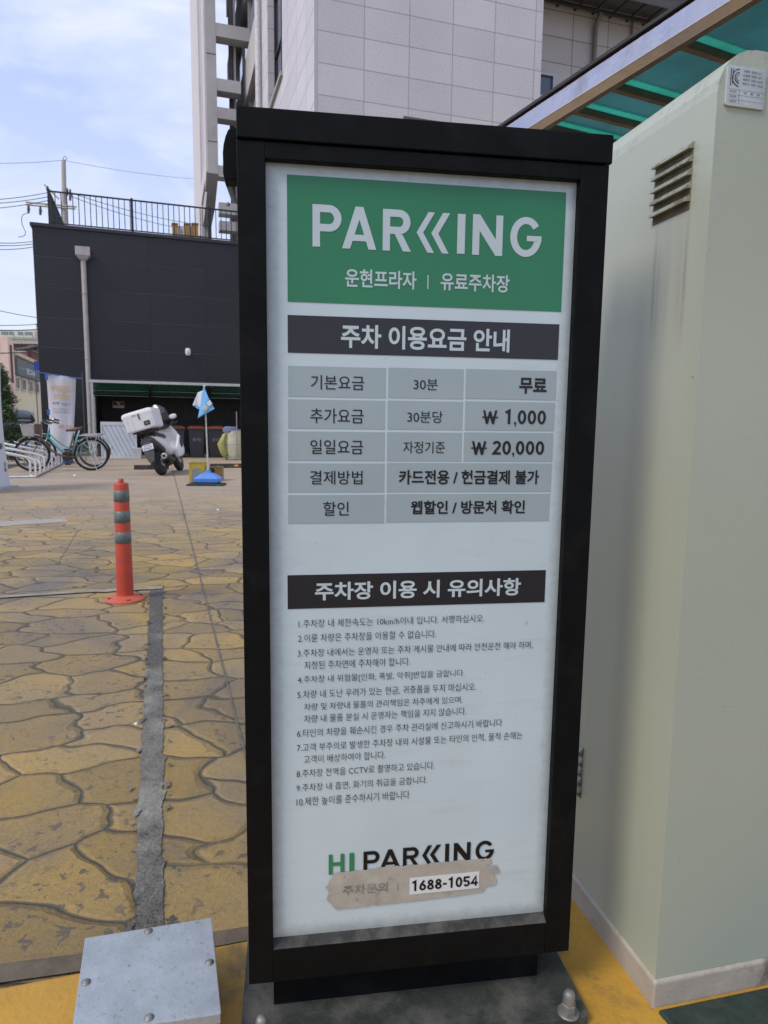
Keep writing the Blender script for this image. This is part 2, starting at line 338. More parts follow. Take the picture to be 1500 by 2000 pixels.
rnd_ = random.Random(21); sp_ = MB()
for k in range(90):
    f = rnd_.random()**.8; c0 = t1.lerp(t3, f); side_ = rnd_.choice((-1, 1)); c0 = c0+Vector((side_*(.036+abs(rnd_.gauss(0, .010))), 0, 0)); r0 = .002+.008*rnd_.random()**2.2; ph = rnd_.random()*6; n_ = 16
    sp_.add([(c0.x+r0*(1+.45*sin(3*2*PI*i/n_+ph)+rnd_.gauss(0, .06))*cos(2*PI*i/n_), c0.y+1.7*r0*(1+.4*sin(2*2*PI*i/n_+ph)+rnd_.gauss(0, .06))*sin(2*PI*i/n_), .0075+.0004*(k % 7)) for i in range(n_)], [tuple(range(n_))])
structure(sp_.build('mortar_splashes', cement))
# yellow painted traffic island
ISL = .12
isl = Frame(15.0)
yellow = mat('island_yellow_paint', (.46, .255, .032), .55, var=.16, scale=5, dirt=(.085, .072, .045), dirt_amt=.8, dirt_scale=5.5, bmp=.003, bscale=90, dirt_lo=.55, dirt_hi=.72)
e0, e1 = ground(-500, 2022, ISL), ground(900, 1755, ISL); ed = (e1-e0).normalized(); en = Vector((ed.y, -ed.x, 0))
e1 = e0+ed*((ground(1180, 1700, ISL)-e0).dot(ed))
ed2 = Vector((-ed.y, ed.x, 0))
poly = [e0, e0+en*1.2, e0+en*1.2+ed*3.6, e0+ed*3.6+ed2*1.6, e1+ed2*1.6+ed*(-.35), e1+ed*(-.35)]
structure(MB().slab([(p.x, p.y) for p in poly], .0, ISL).build('pavement', yellow, bevel=.008))
o = structure(strip('ground_gutter', [ground(-120, 1922), ground(160, 1884), ground(640, 1800)], [.052, .048, .038], .006, mat('gutter_cement', (.115, .092, .066), .85, var=.3, scale=18, bmp=.004), .1, .03, 9))

for (px, py), r0, lab in (((146, 929), .030, 'small white paper scrap on the ground in front of the bicycles'), ((426, 996), .018, 'small white scrap on the ground below the flag base'), ((266, 1414), .007, 'tiny white pebble-like scrap beside the cement strip')):
    g_ = ground(px, py); b = MB(); b.loft([[Vector((r0*cos(a*PI/4)*(1+.3*sin(a*2.3))*q_, r0*sin(a*PI/4)*q_, z_)) for a in range(8)] for q_, z_ in ((1, .0), (.9, r0*.5), (.3, r0*.7))]); o = b.build('paper_scrap', mat('paper_white', (.72, .72, .70), .7)); o.location = g_; tag(o, lab, 'litter', 'scraps of litter on the ground')

# ------------------------------------------------------------------ parking sign pillar
SGN = Frame(8.447, .997)
U0, ZB = .2083, .14
black = mat('black_powder_coat', (.0042, .0050, .0056), .55, var=.25, scale=22, dirt=(.03, .03, .028), dirt_amt=.22, dirt_scale=9, bmp=.0004, bscale=420, spec=.11)
dusty = mat('dusty_black_ledge', (.022, .023, .022), .7, var=.3, scale=25, dirt=(.11, .105, .09), dirt_amt=.75, dirt_scale=16, bmp=.001, bscale=120, dirt_lo=.45, dirt_hi=.62)
plate_m = mat('base_plate_green_black', (.028, .034, .031), .7, var=.3, scale=20, dirt=(.11, .108, .095), dirt_amt=.8, dirt_scale=9, bmp=.0015, bscale=140, dirt_lo=.46, dirt_hi=.66)
sign = thing('parking_sign', 'tall black framed parking fee sign with white panel, bolted to the yellow island', 'sign', SGN.pt(U0, SGN.n, ZB), SGN.yaw)
def lx(u): return u-U0
def lz(z): return z-ZB
xl, xr, zb, zt = lx(-.0605), lx(.4770), lz(.2085), lz(1.4795)
pxl, pxr, pzb, pzt = lx(-.0220), lx(.4335), lz(.2795), lz(1.4575)
PY = .014
fr = MB()
fr.box(xl, pxl, 0, .15, zb, zt); fr.box(pxr, xr, 0, .15, zb, zt)
fr.box(pxl, pxr, 0, .15, pzt, zt); fr.box(pxl, pxr, 0, .15, zb, pzb-.0135)
fr.box(pxl, pxr, .03, .149, pzb-.0135, pzt)
fr.build('frame', black, sign, bevel=.0012)
led = MB(); led.add([(pxl, .0005, pzb-.0138), (pxr, .0005, pzb-.0138), (pxr, .016, pzb-.002), (pxl, .016, pzb-.002), (pxl, .0005, pzb-.02), (pxr, .0005, pzb-.02), (pxr, .016, pzb-.02), (pxl, .016, pzb-.02)],
    [(0, 1, 2, 3), (4, 7, 6, 5), (0, 4, 5, 1), (1, 5, 6, 2), (2, 6, 7, 3), (3, 7, 4, 0)])
led.build('ledge', dusty, sign)
MB().box(lx(-.0600), lx(.4800), -.003, .155, lz(1.4815), lz(1.5215)).build('cap', black, sign, bevel=.0015)
MB().box(lx(-.0225), lx(.4345), .03, .135, .0, zb+.004).build('plinth', black, sign, bevel=.001)
MB().box(lx(-.006), lx(.418), .0302, .134, -.001, .003).build('weld', dusty, sign)
# base plate
cr1 = ground(1156, 1984, ZB); cr2 = ground(1086, 1860, ZB); cl = ground(477, 1925, ZB)
u1, n1_ = SGN.uz(cr1); u2, n2_ = SGN.uz(cr2); u3, n3_ = SGN.uz(cl)
bpx0, bpx1, bpy0, bpy1 = lx(u3), lx((u1+u2)/2), n1_-SGN.n, .2
def rrect(x0, x1, y0, y1, r, n=5):
    P = []
    for cx, cy, a0 in ((x1-r, y1-r, 0), (x0+r, y1-r, 90), (x0+r, y0+r, 180), (x1-r, y0+r, 270)):
        for k in range(n+1):
            a = rad(a0+90*k/n); P.append((cx+r*cos(a), cy+r*sin(a)))
    return P
MB().slab(rrect(bpx0, bpx1, bpy0, bpy1, .012), -.018, 0).build('base_plate', plate_m, sign, bevel=.001)
bolt_m = mat('dull_zinc_bolt', (.24, .24, .23), .55, .55, var=.25, scale=60, dirt=(.12, .11, .10), dirt_amt=.6, dirt_scale=40)
def bolt(P, parent, s=1.0):
    b = MB(); M = Matrix.Translation(P)
    b.lathe([(.0175*s, 0), (.0175*s, .0022), (.0165*s, .003)], 28, M, False)
    b.lathe([(.0122*s, .003), (.0122*s, .0175), (.0112*s, .019)], 6, M, False)
    b.lathe([(.0098*s, .019), (.0098*s, .030)], 20, M)
    b.lathe([(.0098*s, .030), (.0093*s, .034), (.0078*s, .0375), (.005*s, .0398), (.0005, .0405)], 20, M)
    return b.build('bolt', bolt_m, parent)
g1 = ground(1110, 1978, ZB); uu, nn = SGN.uz(g1); bolt(Vector((lx(uu), nn-SGN.n, 0)), sign)
g2 = ground(511, 2030, ZB); uu, nn = SGN.uz(g2); bolt(Vector((lx(uu), nn-SGN.n, 0)), sign, .95)
bolt(Vector((bpx0+.035, .175, 0)), sign); bolt(Vector((bpx1-.035, .175, 0)), sign)
# side latches
for side in (-1, 1):
    b = MB(); e = xl if side < 0 else xr
    A = [(462, 252), (452, 252), (446, 256), (441, 268), (437, 284), (435.5, 300), (436, 318), (436, 340), (438, 350), (441, 356), (442, 353.5), (462, 353.5)]
    pts = [SGN.hit(x, y, SGN.n+.05) for x, y in A]
    x_in = pts[0][0]; poly = [((lx(p[0]) if p[0] < x_in-.001 else xl+.0005), lz(p[1])) for p in pts]
    if side > 0: poly = [(xr-(p[0]-xl)*.62, p[1]) for p in poly]
    b.prism(poly, .045, .075); lt = b.build('latch', black, sign, bevel=.002)
    cx = sum(p[0] for p in poly)/len(poly)
    M = Matrix.Translation((cx, .0452, lz(1.408)))@Matrix.Rotation(rad(90), 4, 'X')
    MB().lathe([(.0028, 0), (.0028, .0012), (.0016, .002)], 12, M).build('rivet', bolt_m, lt)
# face panel with everything printed on it
def acrylic(name, col, dirt=True, rough=.30, coat=.55):
    m, t, b = newmat(name); co = objco(t)
    s = t.nodes.new('ShaderNodeSeparateXYZ'); t.links.new(co, s.inputs[0])
    f = ramp(t, .3, .7, (.94,)*3+(1,), (1.04,)*3+(1,)); t.links.new(noise(t, co, 5, 4), f.inputs[0]); c = mixc(t, 1.0, col, f.outputs[0], 'MULTIPLY')
    if dirt:   # grime gathered along the edges of the panel
        ex = math_(t, 'MINIMUM', math_(t, 'SUBTRACT', s.outputs[0], pxl), math_(t, 'SUBTRACT', pxr, s.outputs[0]))
        ez = math_(t, 'MINIMUM', math_(t, 'SUBTRACT', s.outputs[2], pzb), math_(t, 'SUBTRACT', pzt, s.outputs[2]))
        e = math_(t, 'ADD', math_(t, 'MINIMUM', ex, ez), math_(t, 'MULTIPLY', noise(t, co, 60, 6, .7), .022))
        er = ramp(t, .008, .030, (1, 1, 1, 1), (0, 0, 0, 1)); t.links.new(e, er.inputs[0]); c = mixc(t, math_(t, 'MULTIPLY', er.outputs[0], .55), c, (.16, .16, .14))
        mps = t.nodes.new('ShaderNodeMapping'); mps.inputs['Scale'].default_value = (9, 9, 60); t.links.new(co, mps.inputs[0])
        sr = ramp(t, .55, .80); t.links.new(noise(t, mps.outputs[0], 1, 5), sr.inputs[0]); c = mixc(t, math_(t, 'MULTIPLY', sr.outputs[0], .22), c, (.30, .30, .27))
        sp = ramp(t, .735, .76); t.links.new(noise(t, co, 95, 2), sp.inputs[0]); c = mixc(t, math_(t, 'MULTIPLY', sp.outputs[0], .22), c, (.12, .11, .09))
    t.links.new(c, b.inputs['Base Color']); b.inputs['Roughness'].default_value = rough
    b.inputs['Coat Weight'].default_value = coat; b.inputs['Specular IOR Level'].default_value = .2
    cr = ramp(t, .3, .75, (.05,)*3+(1,), (.22,)*3+(1,)); t.links.new(noise(t, co, 6, 5), cr.inputs[0]); t.links.new(cr.outputs[0], b.inputs['Coat Roughness']); b.inputs['Coat IOR'].default_value = 1.45
    return m
WHITE, GREEN, DARK, CELL, INK = (.52, .625, .665), (.021, .190, .085), (.018, .018, .024), (.33, .405, .43), (.018, .018, .022)
white_m = acrylic('panel_white', WHITE); green_m = acrylic('print_green', GREEN, False); dark_m = acrylic('print_charcoal', DARK, False)
cell_m = acrylic('print_grey', CELL, False); ink_m = acrylic('print_ink', INK, False, coat=.2); wlet_m = acrylic('print_white', (.49, .58, .61), False)
glet_m = acrylic('print_logo_green', (.03, .22, .10), False)
face = MB().box(pxl, pxr, PY, .0295, pzb-.004, pzt).build('panel', white_m, sign)
def P1(x, y): return 430+x/1.9231, 190+y/1.9231     # measuring crops
def P2(x, y): return 500+x/2.3077, 590+y/2.3077
def P3(x, y): return 500+x/2.3077, 1080+y/2.3077
def P4(x, y): return 460+x/2.1429, 1580+y/2.1429
def sp(p, dy=0.0):
    u, z = SGN.hit(p[0], p[1], SGN.n+PY-dy); return lx(u), lz(z)
D1, D2 = .0006, .0012
def band(name, m, tl, tr, bl, br, parent=None, d=D1):
    q = [sp(p, d) for p in (tl, tr, br, bl)]
    x0 = (q[0][0]+q[3][0])/2; x1 = (q[1][0]+q[2][0])/2; z1 = (q[0][1]+q[1][1])/2; z0 = (q[2][1]+q[3][1])/2
    return MB().box(x0, x1, PY-d, PY-.0001, z0, z1).build(name, m, parent or face), (x0, x1, z0, z1)
def txt(mb, s, bl, tr, bold=0.0, d=D2, res=3):
    a, b = sp(bl, d), sp(tr, d); put_text(mb, s, a[0], a[1], b[0], b[1], PY-d, bold, res)
def glt(mb, s, bl, tr, d=D2, t=.185):
    a, b = sp(bl, d), sp(tr, d); x = a[0]; H = b[1]-a[1]; gap = .19
    nat = sum({'I': t}.get(ch, .6) for ch in s)+gap*(len(s)-1); k = (b[0]-a[0])/(nat*H) if len(s) > 1 else 1
    for ch in s:
        W = {'I': t}.get(ch, .6)*k if len(s) > 1 else (b[0]-a[0])/H
        for i, q in enumerate(capital(ch, W, min(t, W))): mb.add([(x+p[0]*H, PY-d-(i*.00006 if ch == '₩' else 0), a[1]+p[1]*H) for p in q], [tuple(range(len(q)))])
        x += (W+gap*k)*H
def ribbon(P, t, closed=False):
    n = len(P); L_, R_ = [], []
    for i in range(n):
        a = P[i-1] if (closed or i > 0) else P[i]; b = P[(i+1) % n] if (closed or i < n-1) else P[i]
        d1 = (P[i][0]-a[0], P[i][1]-a[1]); d2 = (b[0]-P[i][0], b[1]-P[i][1])
        if i == 0 and not closed: d1 = d2
        if i == n-1 and not closed: d2 = d1
        l1, l2 = math.hypot(*d1) or 1, math.hypot(*d2) or 1; n1 = (-d1[1]/l1, d1[0]/l1); n2 = (-d2[1]/l2, d2[0]/l2)
        m = (n1[0]+n2[0], n1[1]+n2[1]); q = max(.35, (m[0]*n1[0]+m[1]*n1[1])); k = t/2/q
        L_.append((P[i][0]+m[0]*k, P[i][1]+m[1]*k)); R_.append((P[i][0]-m[0]*k, P[i][1]-m[1]*k))
    return [[L_[i], L_[(i+1) % n], R_[(i+1) % n], R_[i]] for i in range(n if closed else n-1)]
def figure(ch, t):
    """ribbons of a figure in a box .58 wide and 1 high"""
    W = .58; h = t/2; A = lambda cx, cy, rx, ry, a0, a1, n=16: [(cx+rx*cos(rad(a0+(a1-a0)*k/n)), cy+ry*sin(rad(a0+(a1-a0)*k/n))) for k in range(n+1)]
    E = lambda cx, cy, rx, ry: A(cx, cy, rx, ry, 0, 360, 24)[:-1]
    if ch == '0': return [ribbon(E(W/2, .5, W/2-h, .5-h), t, True)]
    if ch == '1': return [ribbon([(.08, .80), (.33, .955), (.33, 0)], t)]
    if ch == '2': return [ribbon(A(W/2, .70, W/2-h, .30-h, 165, -38)+[(h*1.3, h), (W, h)], t)]
    if ch == '3': return [ribbon(A(W/2, .73, W/2-h*1.3, .27-h, 160, -88), t), ribbon(A(W/2, .29, W/2-h, .29-h, 88, -160), t)]
    if ch == '4': return [ribbon([(W-.16, 0), (W-.16, .95), (.05, .28), (W+.02, .28)], t)]
    if ch == '5': return [ribbon([(W-.03, 1-h), (.11, 1-h), (.075, .50)], t), ribbon(A(W/2-.01, .32, W/2-h, .32-h, 140, -155), t)]
    if ch == '6': return [ribbon(E(W/2, .32, W/2-h, .32-h), t, True), ribbon([(.42, 1-h*.3), (.22, .68), (.10, .44)], t)]
    if ch == '8': return [ribbon(E(W/2, .735, W/2-h*1.45, .265-h), t, True), ribbon(E(W/2, .285, W/2-h, .285-h), t, True)]
    if ch == ',': return [[[(0, 0), (.14, 0), (.14, .14), (0, .14)], [(.06, -.16), (.12, -.16), (.14, 0), (.05, 0)]]]
    if ch == '-': return [[[(0, .36), (.34, .36), (.34, .36+t), (0, .36+t)]]]
    return []
def figs(mb, s, bl, tr, d=D2, t=.17):
    a, b = sp(bl, d), sp(tr, d); H = b[1]-a[1]; wd = {',': .14, '-': .34}; gap = .10
    nat = sum(wd.get(c, .58) for c in s)+gap*(len(s)-1); k = (b[0]-a[0])/(nat*H); x = a[0]
    for ch in s:
        for i, rb in enumerate(figure(ch, t)):
            for q in rb: mb.add([(x+p[0]*H*k, PY-d-i*.00005, a[1]+p[1]*H) for p in q], [(0, 1, 2, 3)])
        x += (wd.get(ch, .58)+gap)*H*k
def lett(s, bl, tr, bold, m_, res=3, d=D2):
    mb = MB(); txt(mb, s, bl, tr, bold, d, res); return mb.build('lettering', m_, face)
def zline(p, d=D2): return sp(p, d)[1]
band('header_band', green_m, P1(250, 290), P1(1303, 357), P1(254, 770), P1(1278, 803))
# big word with the double chevron
def chev(mb, tip, top0, top1, bot0, bot1, d=D2):
    T, A, B, C, E = [sp(p, d) for p in (tip, top0, top1, bot0, bot1)]
    inner = (T[0]+(B[0]-A[0])*1.02, T[1])
    mb.add([(p[0], PY-d, p[1]) for p in (T, A, B, inner)], [(0, 1, 2, 3)]); mb.add([(p[0], PY-d, p[1]) for p in (T, inner, E, C)], [(0, 1, 2, 3)])
m = MB()
glt(m, 'P', P1(347, 560), P1(456, 407)); glt(m, 'A', P1(458, 567), P1(588, 415)); glt(m, 'R', P1(610, 575), P1(719, 425))
chev(m, P1(738, 507), P1(783, 431), P1(807, 433), P1(778, 583), P1(803, 585)); chev(m, P1(793, 511), P1(838, 434), P1(864, 436), P1(833, 586), P1(858, 588))
glt(m, 'I', P1(889, 587), P1(922, 439)); glt(m, 'N', P1(946, 591), P1(1064, 445)); glt(m, 'G', P1(1087, 597), P1(1210, 453))
m.build('lettering', wlet_m, face)
lett('운현프라자', P1(470, 712), P1(738, 655), .018, wlet_m); lett('유료주차장', P1(828, 724), P1(1088, 669), .018, wlet_m); m = MB()
a = sp(P1(778, 720), D2); b_ = sp(P1(783, 668), D2); m.add([(a[0], PY-D2, a[1]), (b_[0], PY-D2, a[1]), (b_[0], PY-D2, b_[1]), (a[0], PY-D2, b_[1])], [(0, 1, 2, 3)]); m.build('divider', wlet_m, face)
band('heading_band', dark_m, P2(143, 60), P2(1369, 98), P2(143, 230), P2(1359, 258))
m = MB(); txt(m, '주차 이용요금 안내', P2(383, 206), P2(1145, 124), .026, res=5); m.build('lettering', wlet_m, face)
cells = [((145, 288), (585, 296), (145, 424), (583, 433)), ((597, 296), (935, 302), (595, 431), (933, 437)), ((946, 302), (1355, 310), (944, 436), (1348, 440)),
 ((145, 438), (582, 444), (145, 567), (580, 574)), ((594, 444), (932, 449), (592, 572), (929, 577)), ((943, 447), (1347, 453), (941, 577), (1341, 579)),
 ((145, 583), (579, 586), (145, 713), (578, 716)), ((591, 586), (928, 589), (590, 715), (924, 718)), ((938, 588), (1339, 590), (935, 717), (1334, 718)),
 ((145, 727), (578, 727), (145, 857), (577, 856)), ((590, 727), (1332, 725), (589, 856), (1328, 854)),
 ((145, 870), (577, 868), (145, 999), (576, 994)), ((588, 867), (1326, 862), (587, 993), (1318, 985))]
for q in cells: band('table_cell', cell_m, *[P2(*p) for p in q])
m = MB()
for s, bl, tr, bd in (('기본요금', (247, 393), (488, 333), .004), ('추가요금', (245, 545), (485, 482), .004), ('일일요금', (245, 684), (483, 622), .004), ('결제방법', (243, 822), (480, 760), .004), ('할인', (303, 963), (418, 899), .004),
 ('30분', (710, 395), (820, 347), .002), ('30분당', (682, 543), (842, 492), .002), ('자정기준', (663, 681), (852, 629), .002)):
    lett(s, P2(*bl), P2(*tr), bd, ink_m, 4)
for s, bl, tr, bd in (('무료', (1185, 412), (1312, 343), .034), ('카드전용 / 현금결제 불가', (643, 822), (1277, 758), .026), ('웹할인 / 방문처 확인', (697, 957), (1213, 893), .026)):
    lett(s, P2(*bl), P2(*tr), bd, ink_m, 4)
for w0, w1, n0, n1, wn in (((1022, 549), (1088, 488), (1118, 549), (1308, 489), '1,000'), ((972, 688), (1038, 627), (1064, 687), (1300, 627), '20,000')):
    m = MB(); glt(m, '₩', P2(*w0), P2(*w1)); figs(m, wn, P2(*n0), P2(*n1)); m.build('lettering', ink_m, face)
band('heading_band', dark_m, P3(143, 103), P3(1307, 75), P3(142, 256), P3(1300, 219))
m = MB(); txt(m, '주차장 이용 시 유의사항', P3(266, 215), P3(1195, 112), .026, res=5); m.build('lettering', wlet_m, face)
rules = [('1.주차장 내 제한속도는 10km/h이내 입니다. 서행하십시오.', (192, 338), (1030, 277)), ('2.이륜 차량은 주차장을 이용할 수 없습니다.', (190, 404), (812, 346)),
 ('3.주차장 내에서는 운영자 또는 주차 게시물 안내에 따라 안전운전 해야 하며,', (188, 472), (1248, 397)), ('지정된 주차면에 주차해야 합니다.', (218, 526), (695, 470)),
 ('4.주차장 내 위험물[인화, 폭발, 악취]반입을 금합니다.', (188, 593), (940, 524)), ('5.차량 내 도난 우려가 있는 현금, 귀중품을 두지 마십시오.', (187, 659), (993, 585)),
 ('차량 및 차량내 물품의 관리책임은 차주에게 있으며,', (217, 713), (932, 645)), ('차량 내 물품 분실 시 운영자는 책임을 지지 않습니다.', (217, 767), (948, 695)),
 ('6.타인의 차량을 훼손시킨 경우 주차 관리실에 신고하시기 바랍니다', (185, 832), (1110, 747)), ('7.고객 부주의로 발생한 주차장 내외 시설물 또는 타인의 인적, 물적 손해는', (185, 898), (1202, 804)),
 ('고객이 배상하여야 합니다.', (215, 950), (583, 892)), ('8.주차장 전역을 CCTV로 촬영하고 있습니다.', (183, 1014), (805, 940)),
 ('9.주차장 내 흡연, 화기의 취급을 금합니다.', (183, 1079), (772, 1005)), ('10.제한 높이를 준수하시기 바랍니다', (183, 1143), (692, 1070))]
for s, bl, tr in rules: lett(s, P3(*bl), P3(*tr), -.006, ink_m, 2)
m = MB(); glt(m, 'HI', P4(390, 276), P4(497, 184)); m.build('lettering', glet_m, face)
m = MB()
glt(m, 'P', P4(535, 261), P4(603, 174)); glt(m, 'A', P4(604, 252), P4(690, 166)); glt(m, 'R', P4(700, 244), P4(769, 158))
chev(m, P4(781, 196), P4(806, 153), P4(823, 152), P4(808, 237), P4(825, 236)); chev(m, P4(813, 192), P4(843, 150), P4(861, 149), P4(841, 234), P4(859, 233))
glt(m, 'I', P4(876, 229), P4(895, 145)); glt(m, 'N', P4(912, 226), P4(985, 138)); glt(m, 'G', P4(1003, 218), P4(1083, 130))
m.build('lettering', acrylic('print_black', (.008, .009, .011), False, coat=.15), face)
tape_m = mat('old_tape_residue', (.40, .375, .32), .75, var=.14, scale=30, dirt=(.16, .14, .11), dirt_amt=.6, dirt_scale=45, bmp=.0006, bscale=160, dirt_lo=.58, dirt_hi=.70)
random.seed(3)
ctl = [(388, 318), (398, 296), (415, 270), (500, 262), (620, 246), (740, 236), (860, 224), (960, 216), (1010, 212), (1066, 207), (1073, 222), (1050, 240), (1092, 238), (1106, 263), (1080, 272), (1092, 296), (1083, 318), (1050, 326), (1034, 346), (960, 358), (840, 372), (700, 390), (560, 405), (420, 422), (402, 400), (380, 376), (392, 352), (378, 330)]
pts = []
for i, p in enumerate(ctl):
    q = ctl[(i+1) % len(ctl)]; L_ = math.hypot(q[0]-p[0], q[1]-p[1]); k = max(1, int(L_/9))
    for j in range(k): pts.append((p[0]+(q[0]-p[0])*j/k+random.gauss(0, 1.7), p[1]+(q[1]-p[1])*j/k+random.gauss(0, 1.5)))
D3, D4, D5 = .0020, .0026, .0032
pp = [sp(P4(*p), D3) for p in pts]
MB().prism(pp, PY-D3, PY-.0013).build('tape_residue', tape_m, face)
fp_ = mat('faded_print', (.25, .235, .21), .7, var=.3, scale=60); lett('주차문의', P4(448, 364), P4(637, 306), .012, fp_, 4, D4); m = MB(); a = sp(P4(677, 340), D4); b_ = sp(P4(681, 310), D4); m.add([(a[0], PY-D4, a[1]), (b_[0], PY-D4, a[1]), (b_[0], PY-D4, b_[1]), (a[0], PY-D4, b_[1])], [(0, 1, 2, 3)])
m.build('divider', fp_, face)
q = [sp(p, D4) for p in (P4(728, 291), P4(1021, 263), P4(1018, 331), P4(730, 359))]
sx0, sx1 = (q[0][0]+q[3][0])/2, (q[1][0]+q[2][0])/2
st_ = MB().prism([(sx0, (q[3][1])), (sx1, q[2][1]), (sx1, q[1][1]), (sx0, q[0][1])], PY-D4, PY-D3+.0001).build('sticker', mat('sticker_white', (.66, .70, .71), .45, var=.04), face)
m = MB(); figs(m, '1688-1054', P4(736, 345), P4(1014, 278), D5, .18); m.build('lettering', acrylic('sticker_ink', (.008, .008, .010), False, coat=.1), face)

# ------------------------------------------------------------------ steel junction box
gal = mat('galvanised_steel', (.36, .405, .43), .48, .35, var=.16, scale=14, dirt=(.12, .13, .13), dirt_amt=.7, dirt_scale=105, bmp=.0016, bscale=80, dirt_lo=.59, dirt_hi=.70)
LZ = .20
q = [ground(*p, LZ) for p in ((166, 1832), (413, 1792), (432, 1977))]
ax = (q[1]-q[0]); wdt = ax.length; ax.normalize(); yaw = math.atan2(ax.y, ax.x); dep = (q[2]-q[1]).dot(Vector((ax.y, -ax.x, 0)))
jb = thing('junction_box', 'low galvanised steel junction box with screwed lid on the yellow island', 'electrical box', q[0]-Vector((0, 0, LZ-ISL)), yaw)
MB().box(.012, wdt-.010, -dep+.012, -.01, 0, LZ-ISL-.003).build('body', mat('box_primer', (.15, .135, .115), .75, var=.25, scale=15, dirt=(.06, .055, .05), dirt_scale=8), jb)
Mi = (Matrix.Translation(jb.location)@Matrix.Rotation(yaw, 4, 'Z')).inverted(); lp = [Mi@p for p in (q[0], q[1], q[2], ground(139, 2021, LZ))]
lid = MB(); lid.slab([(p.x, p.y) for p in lp], LZ-ISL-.004, LZ-ISL); lp0, lp1 = lp[3], lp[2]
lid.add([(lp0.x+.001, lp0.y-.0015, LZ-ISL-.001), (lp1.x-.001, lp1.y-.0015, LZ-ISL-.001), (lp1.x-.001, lp1.y-.0015, LZ-ISL-.018), (lp0.x+.001, lp0.y-.0015, LZ-ISL-.018), (lp0.x+.001, lp0.y+.0005, LZ-ISL-.001), (lp1.x-.001, lp1.y+.0005, LZ-ISL-.001), (lp1.x-.001, lp1.y+.0005, LZ-ISL-.018), (lp0.x+.001, lp0.y+.0005, LZ-ISL-.018)], [(0, 1, 2, 3), (7, 6, 5, 4), (0, 4, 5, 1), (1, 5, 6, 2), (2, 6, 7, 3), (3, 7, 4, 0)])
lid_o = lid.build('lid', gal, jb, bevel=.0012)
scr = [Mi@ground(*p, LZ) for p in ((290, 1819), (409, 1880), (168, 1919), (291, 1988))]
for sx_, sy in [(p.x, p.y) for p in scr]:
    M = Matrix.Translation((sx_, sy, LZ-ISL)); b = MB(); b.lathe([(.0075, 0), (.0075, .001), (.0055, .0012), (.0052, .003), (.003, .0042), (.0005, .0044)], 16, M); b.box(-.0035, .0035, -.0005, .0005, .0043, .0047, M); b.build('screw', bolt_m, lid_o)

# ------------------------------------------------------------------ cream ticket-machine cabinet
CAB = Frame(13.22)
C0 = ground(1276, 1966, ISL); cu, cn = CAB.uz(C0)
def cabinet_paint():
    m, t, b = newmat('cabinet_cream_paint'); co = objco(t); sx = t.nodes.new('ShaderNodeSeparateXYZ'); t.links.new(co, sx.inputs[0])
    r = ramp(t, .3, .7, (.385, .425, .345, 1), (.420, .455, .370, 1)); t.links.new(noise(t, co, 2.2, 5, .6), r.inputs[0]); c = r.outputs[0]
    # rust and rain streaks running down from the vent ends, dirt specks, worn top edge
    mpn = t.nodes.new('ShaderNodeMapping'); mpn.inputs['Scale'].default_value = (1, 70, 2.5); t.links.new(co, mpn.inputs[0])
    st = ramp(t, .42, .66); t.links.new(noise(t, mpn.outputs[0], 1.0, 4, .6), st.inputs[0])
    def band_(v, a, b_, soft):
        x = t.nodes.new('ShaderNodeMapRange'); x.interpolation_type = 'SMOOTHSTEP'; x.inputs['From Min'].default_value = a-soft; x.inputs['From Max'].default_value = a+soft; t.links.new(v, x.inputs['Value'])
        y = t.nodes.new('ShaderNodeMapRange'); y.interpolation_type = 'SMOOTHSTEP'; y.inputs['From Min'].default_value = b_-soft; y.inputs['From Max'].default_value = b_+soft; t.links.new(v, y.inputs['Value'])
        return math_(t, 'SUBTRACT', x.outputs[0], y.outputs[0], True)
    zz = math_(t, 'MULTIPLY', band_(sx.outputs[2], VZ-.17, VZ, .07), band_(sx.outputs[0], -.1, .01, .004))
    yy = math_(t, 'MAXIMUM', band_(sx.outputs[1], VY0-.004, VY0+.012, .006), band_(sx.outputs[1], VY1-.014, VY1+.006, .006))
    k = math_(t, 'MULTIPLY', math_(t, 'ADD', math_(t, 'MULTIPLY', yy, .75), math_(t, 'MULTIPLY', band_(sx.outputs[1], VY0, VY1, .01), .35)), math_(t, 'ADD', st.outputs[0], .25, True))
    c = mixc(t, math_(t, 'MULTIPLY', math_(t, 'MULTIPLY', k, zz), .55), c, (.15, .13, .10))
    sp_ = ramp(t, .735, .76); t.links.new(noise(t, co, 48, 3, .6), sp_.inputs[0]); c = mixc(t, math_(t, 'MULTIPLY', sp_.outputs[0], .6), c, (.14, .12, .09))
    te = math_(t, 'MULTIPLY', band_(sx.outputs[2], zc-.055, zc+1, .02), 1.0); ts = ramp(t, .50, .66); t.links.new(noise(t, co, 26, 7, .75), ts.inputs[0]); c = mixc(t, math_(t, 'MULTIPLY', math_(t, 'MULTIPLY', te, ts.outputs[0]), .7), c, (.16, .20, .14))
    t.links.new(c, b.inputs['Base Color']); b.inputs['Roughness'].default_value = .45; b.inputs['Coat Weight'].default_value = .55; b.inputs['Coat Roughness'].default_value = .22
    bump(t, b, noise(t, co, 240, 4, .6), .0006, .7); return m
rim_m = mat('cabinet_rim_grime', (.40, .36, .30), .6, var=.12, scale=12, dirt=(.10, .075, .05), dirt_amt=.8, dirt_scale=7, dirt_lo=.56, dirt_hi=.70, bmp=.0015, bscale=90)
cab = thing('ticket_machine_cabinet', 'pale cream metal cabinet with louvred side vents beside the sign', 'cabinet', C0, CAB.yaw)
zc = CAB.hit(1440, 92, cn)[1]-ISL
W, DP = .62, .62
b = MB(); r = .06
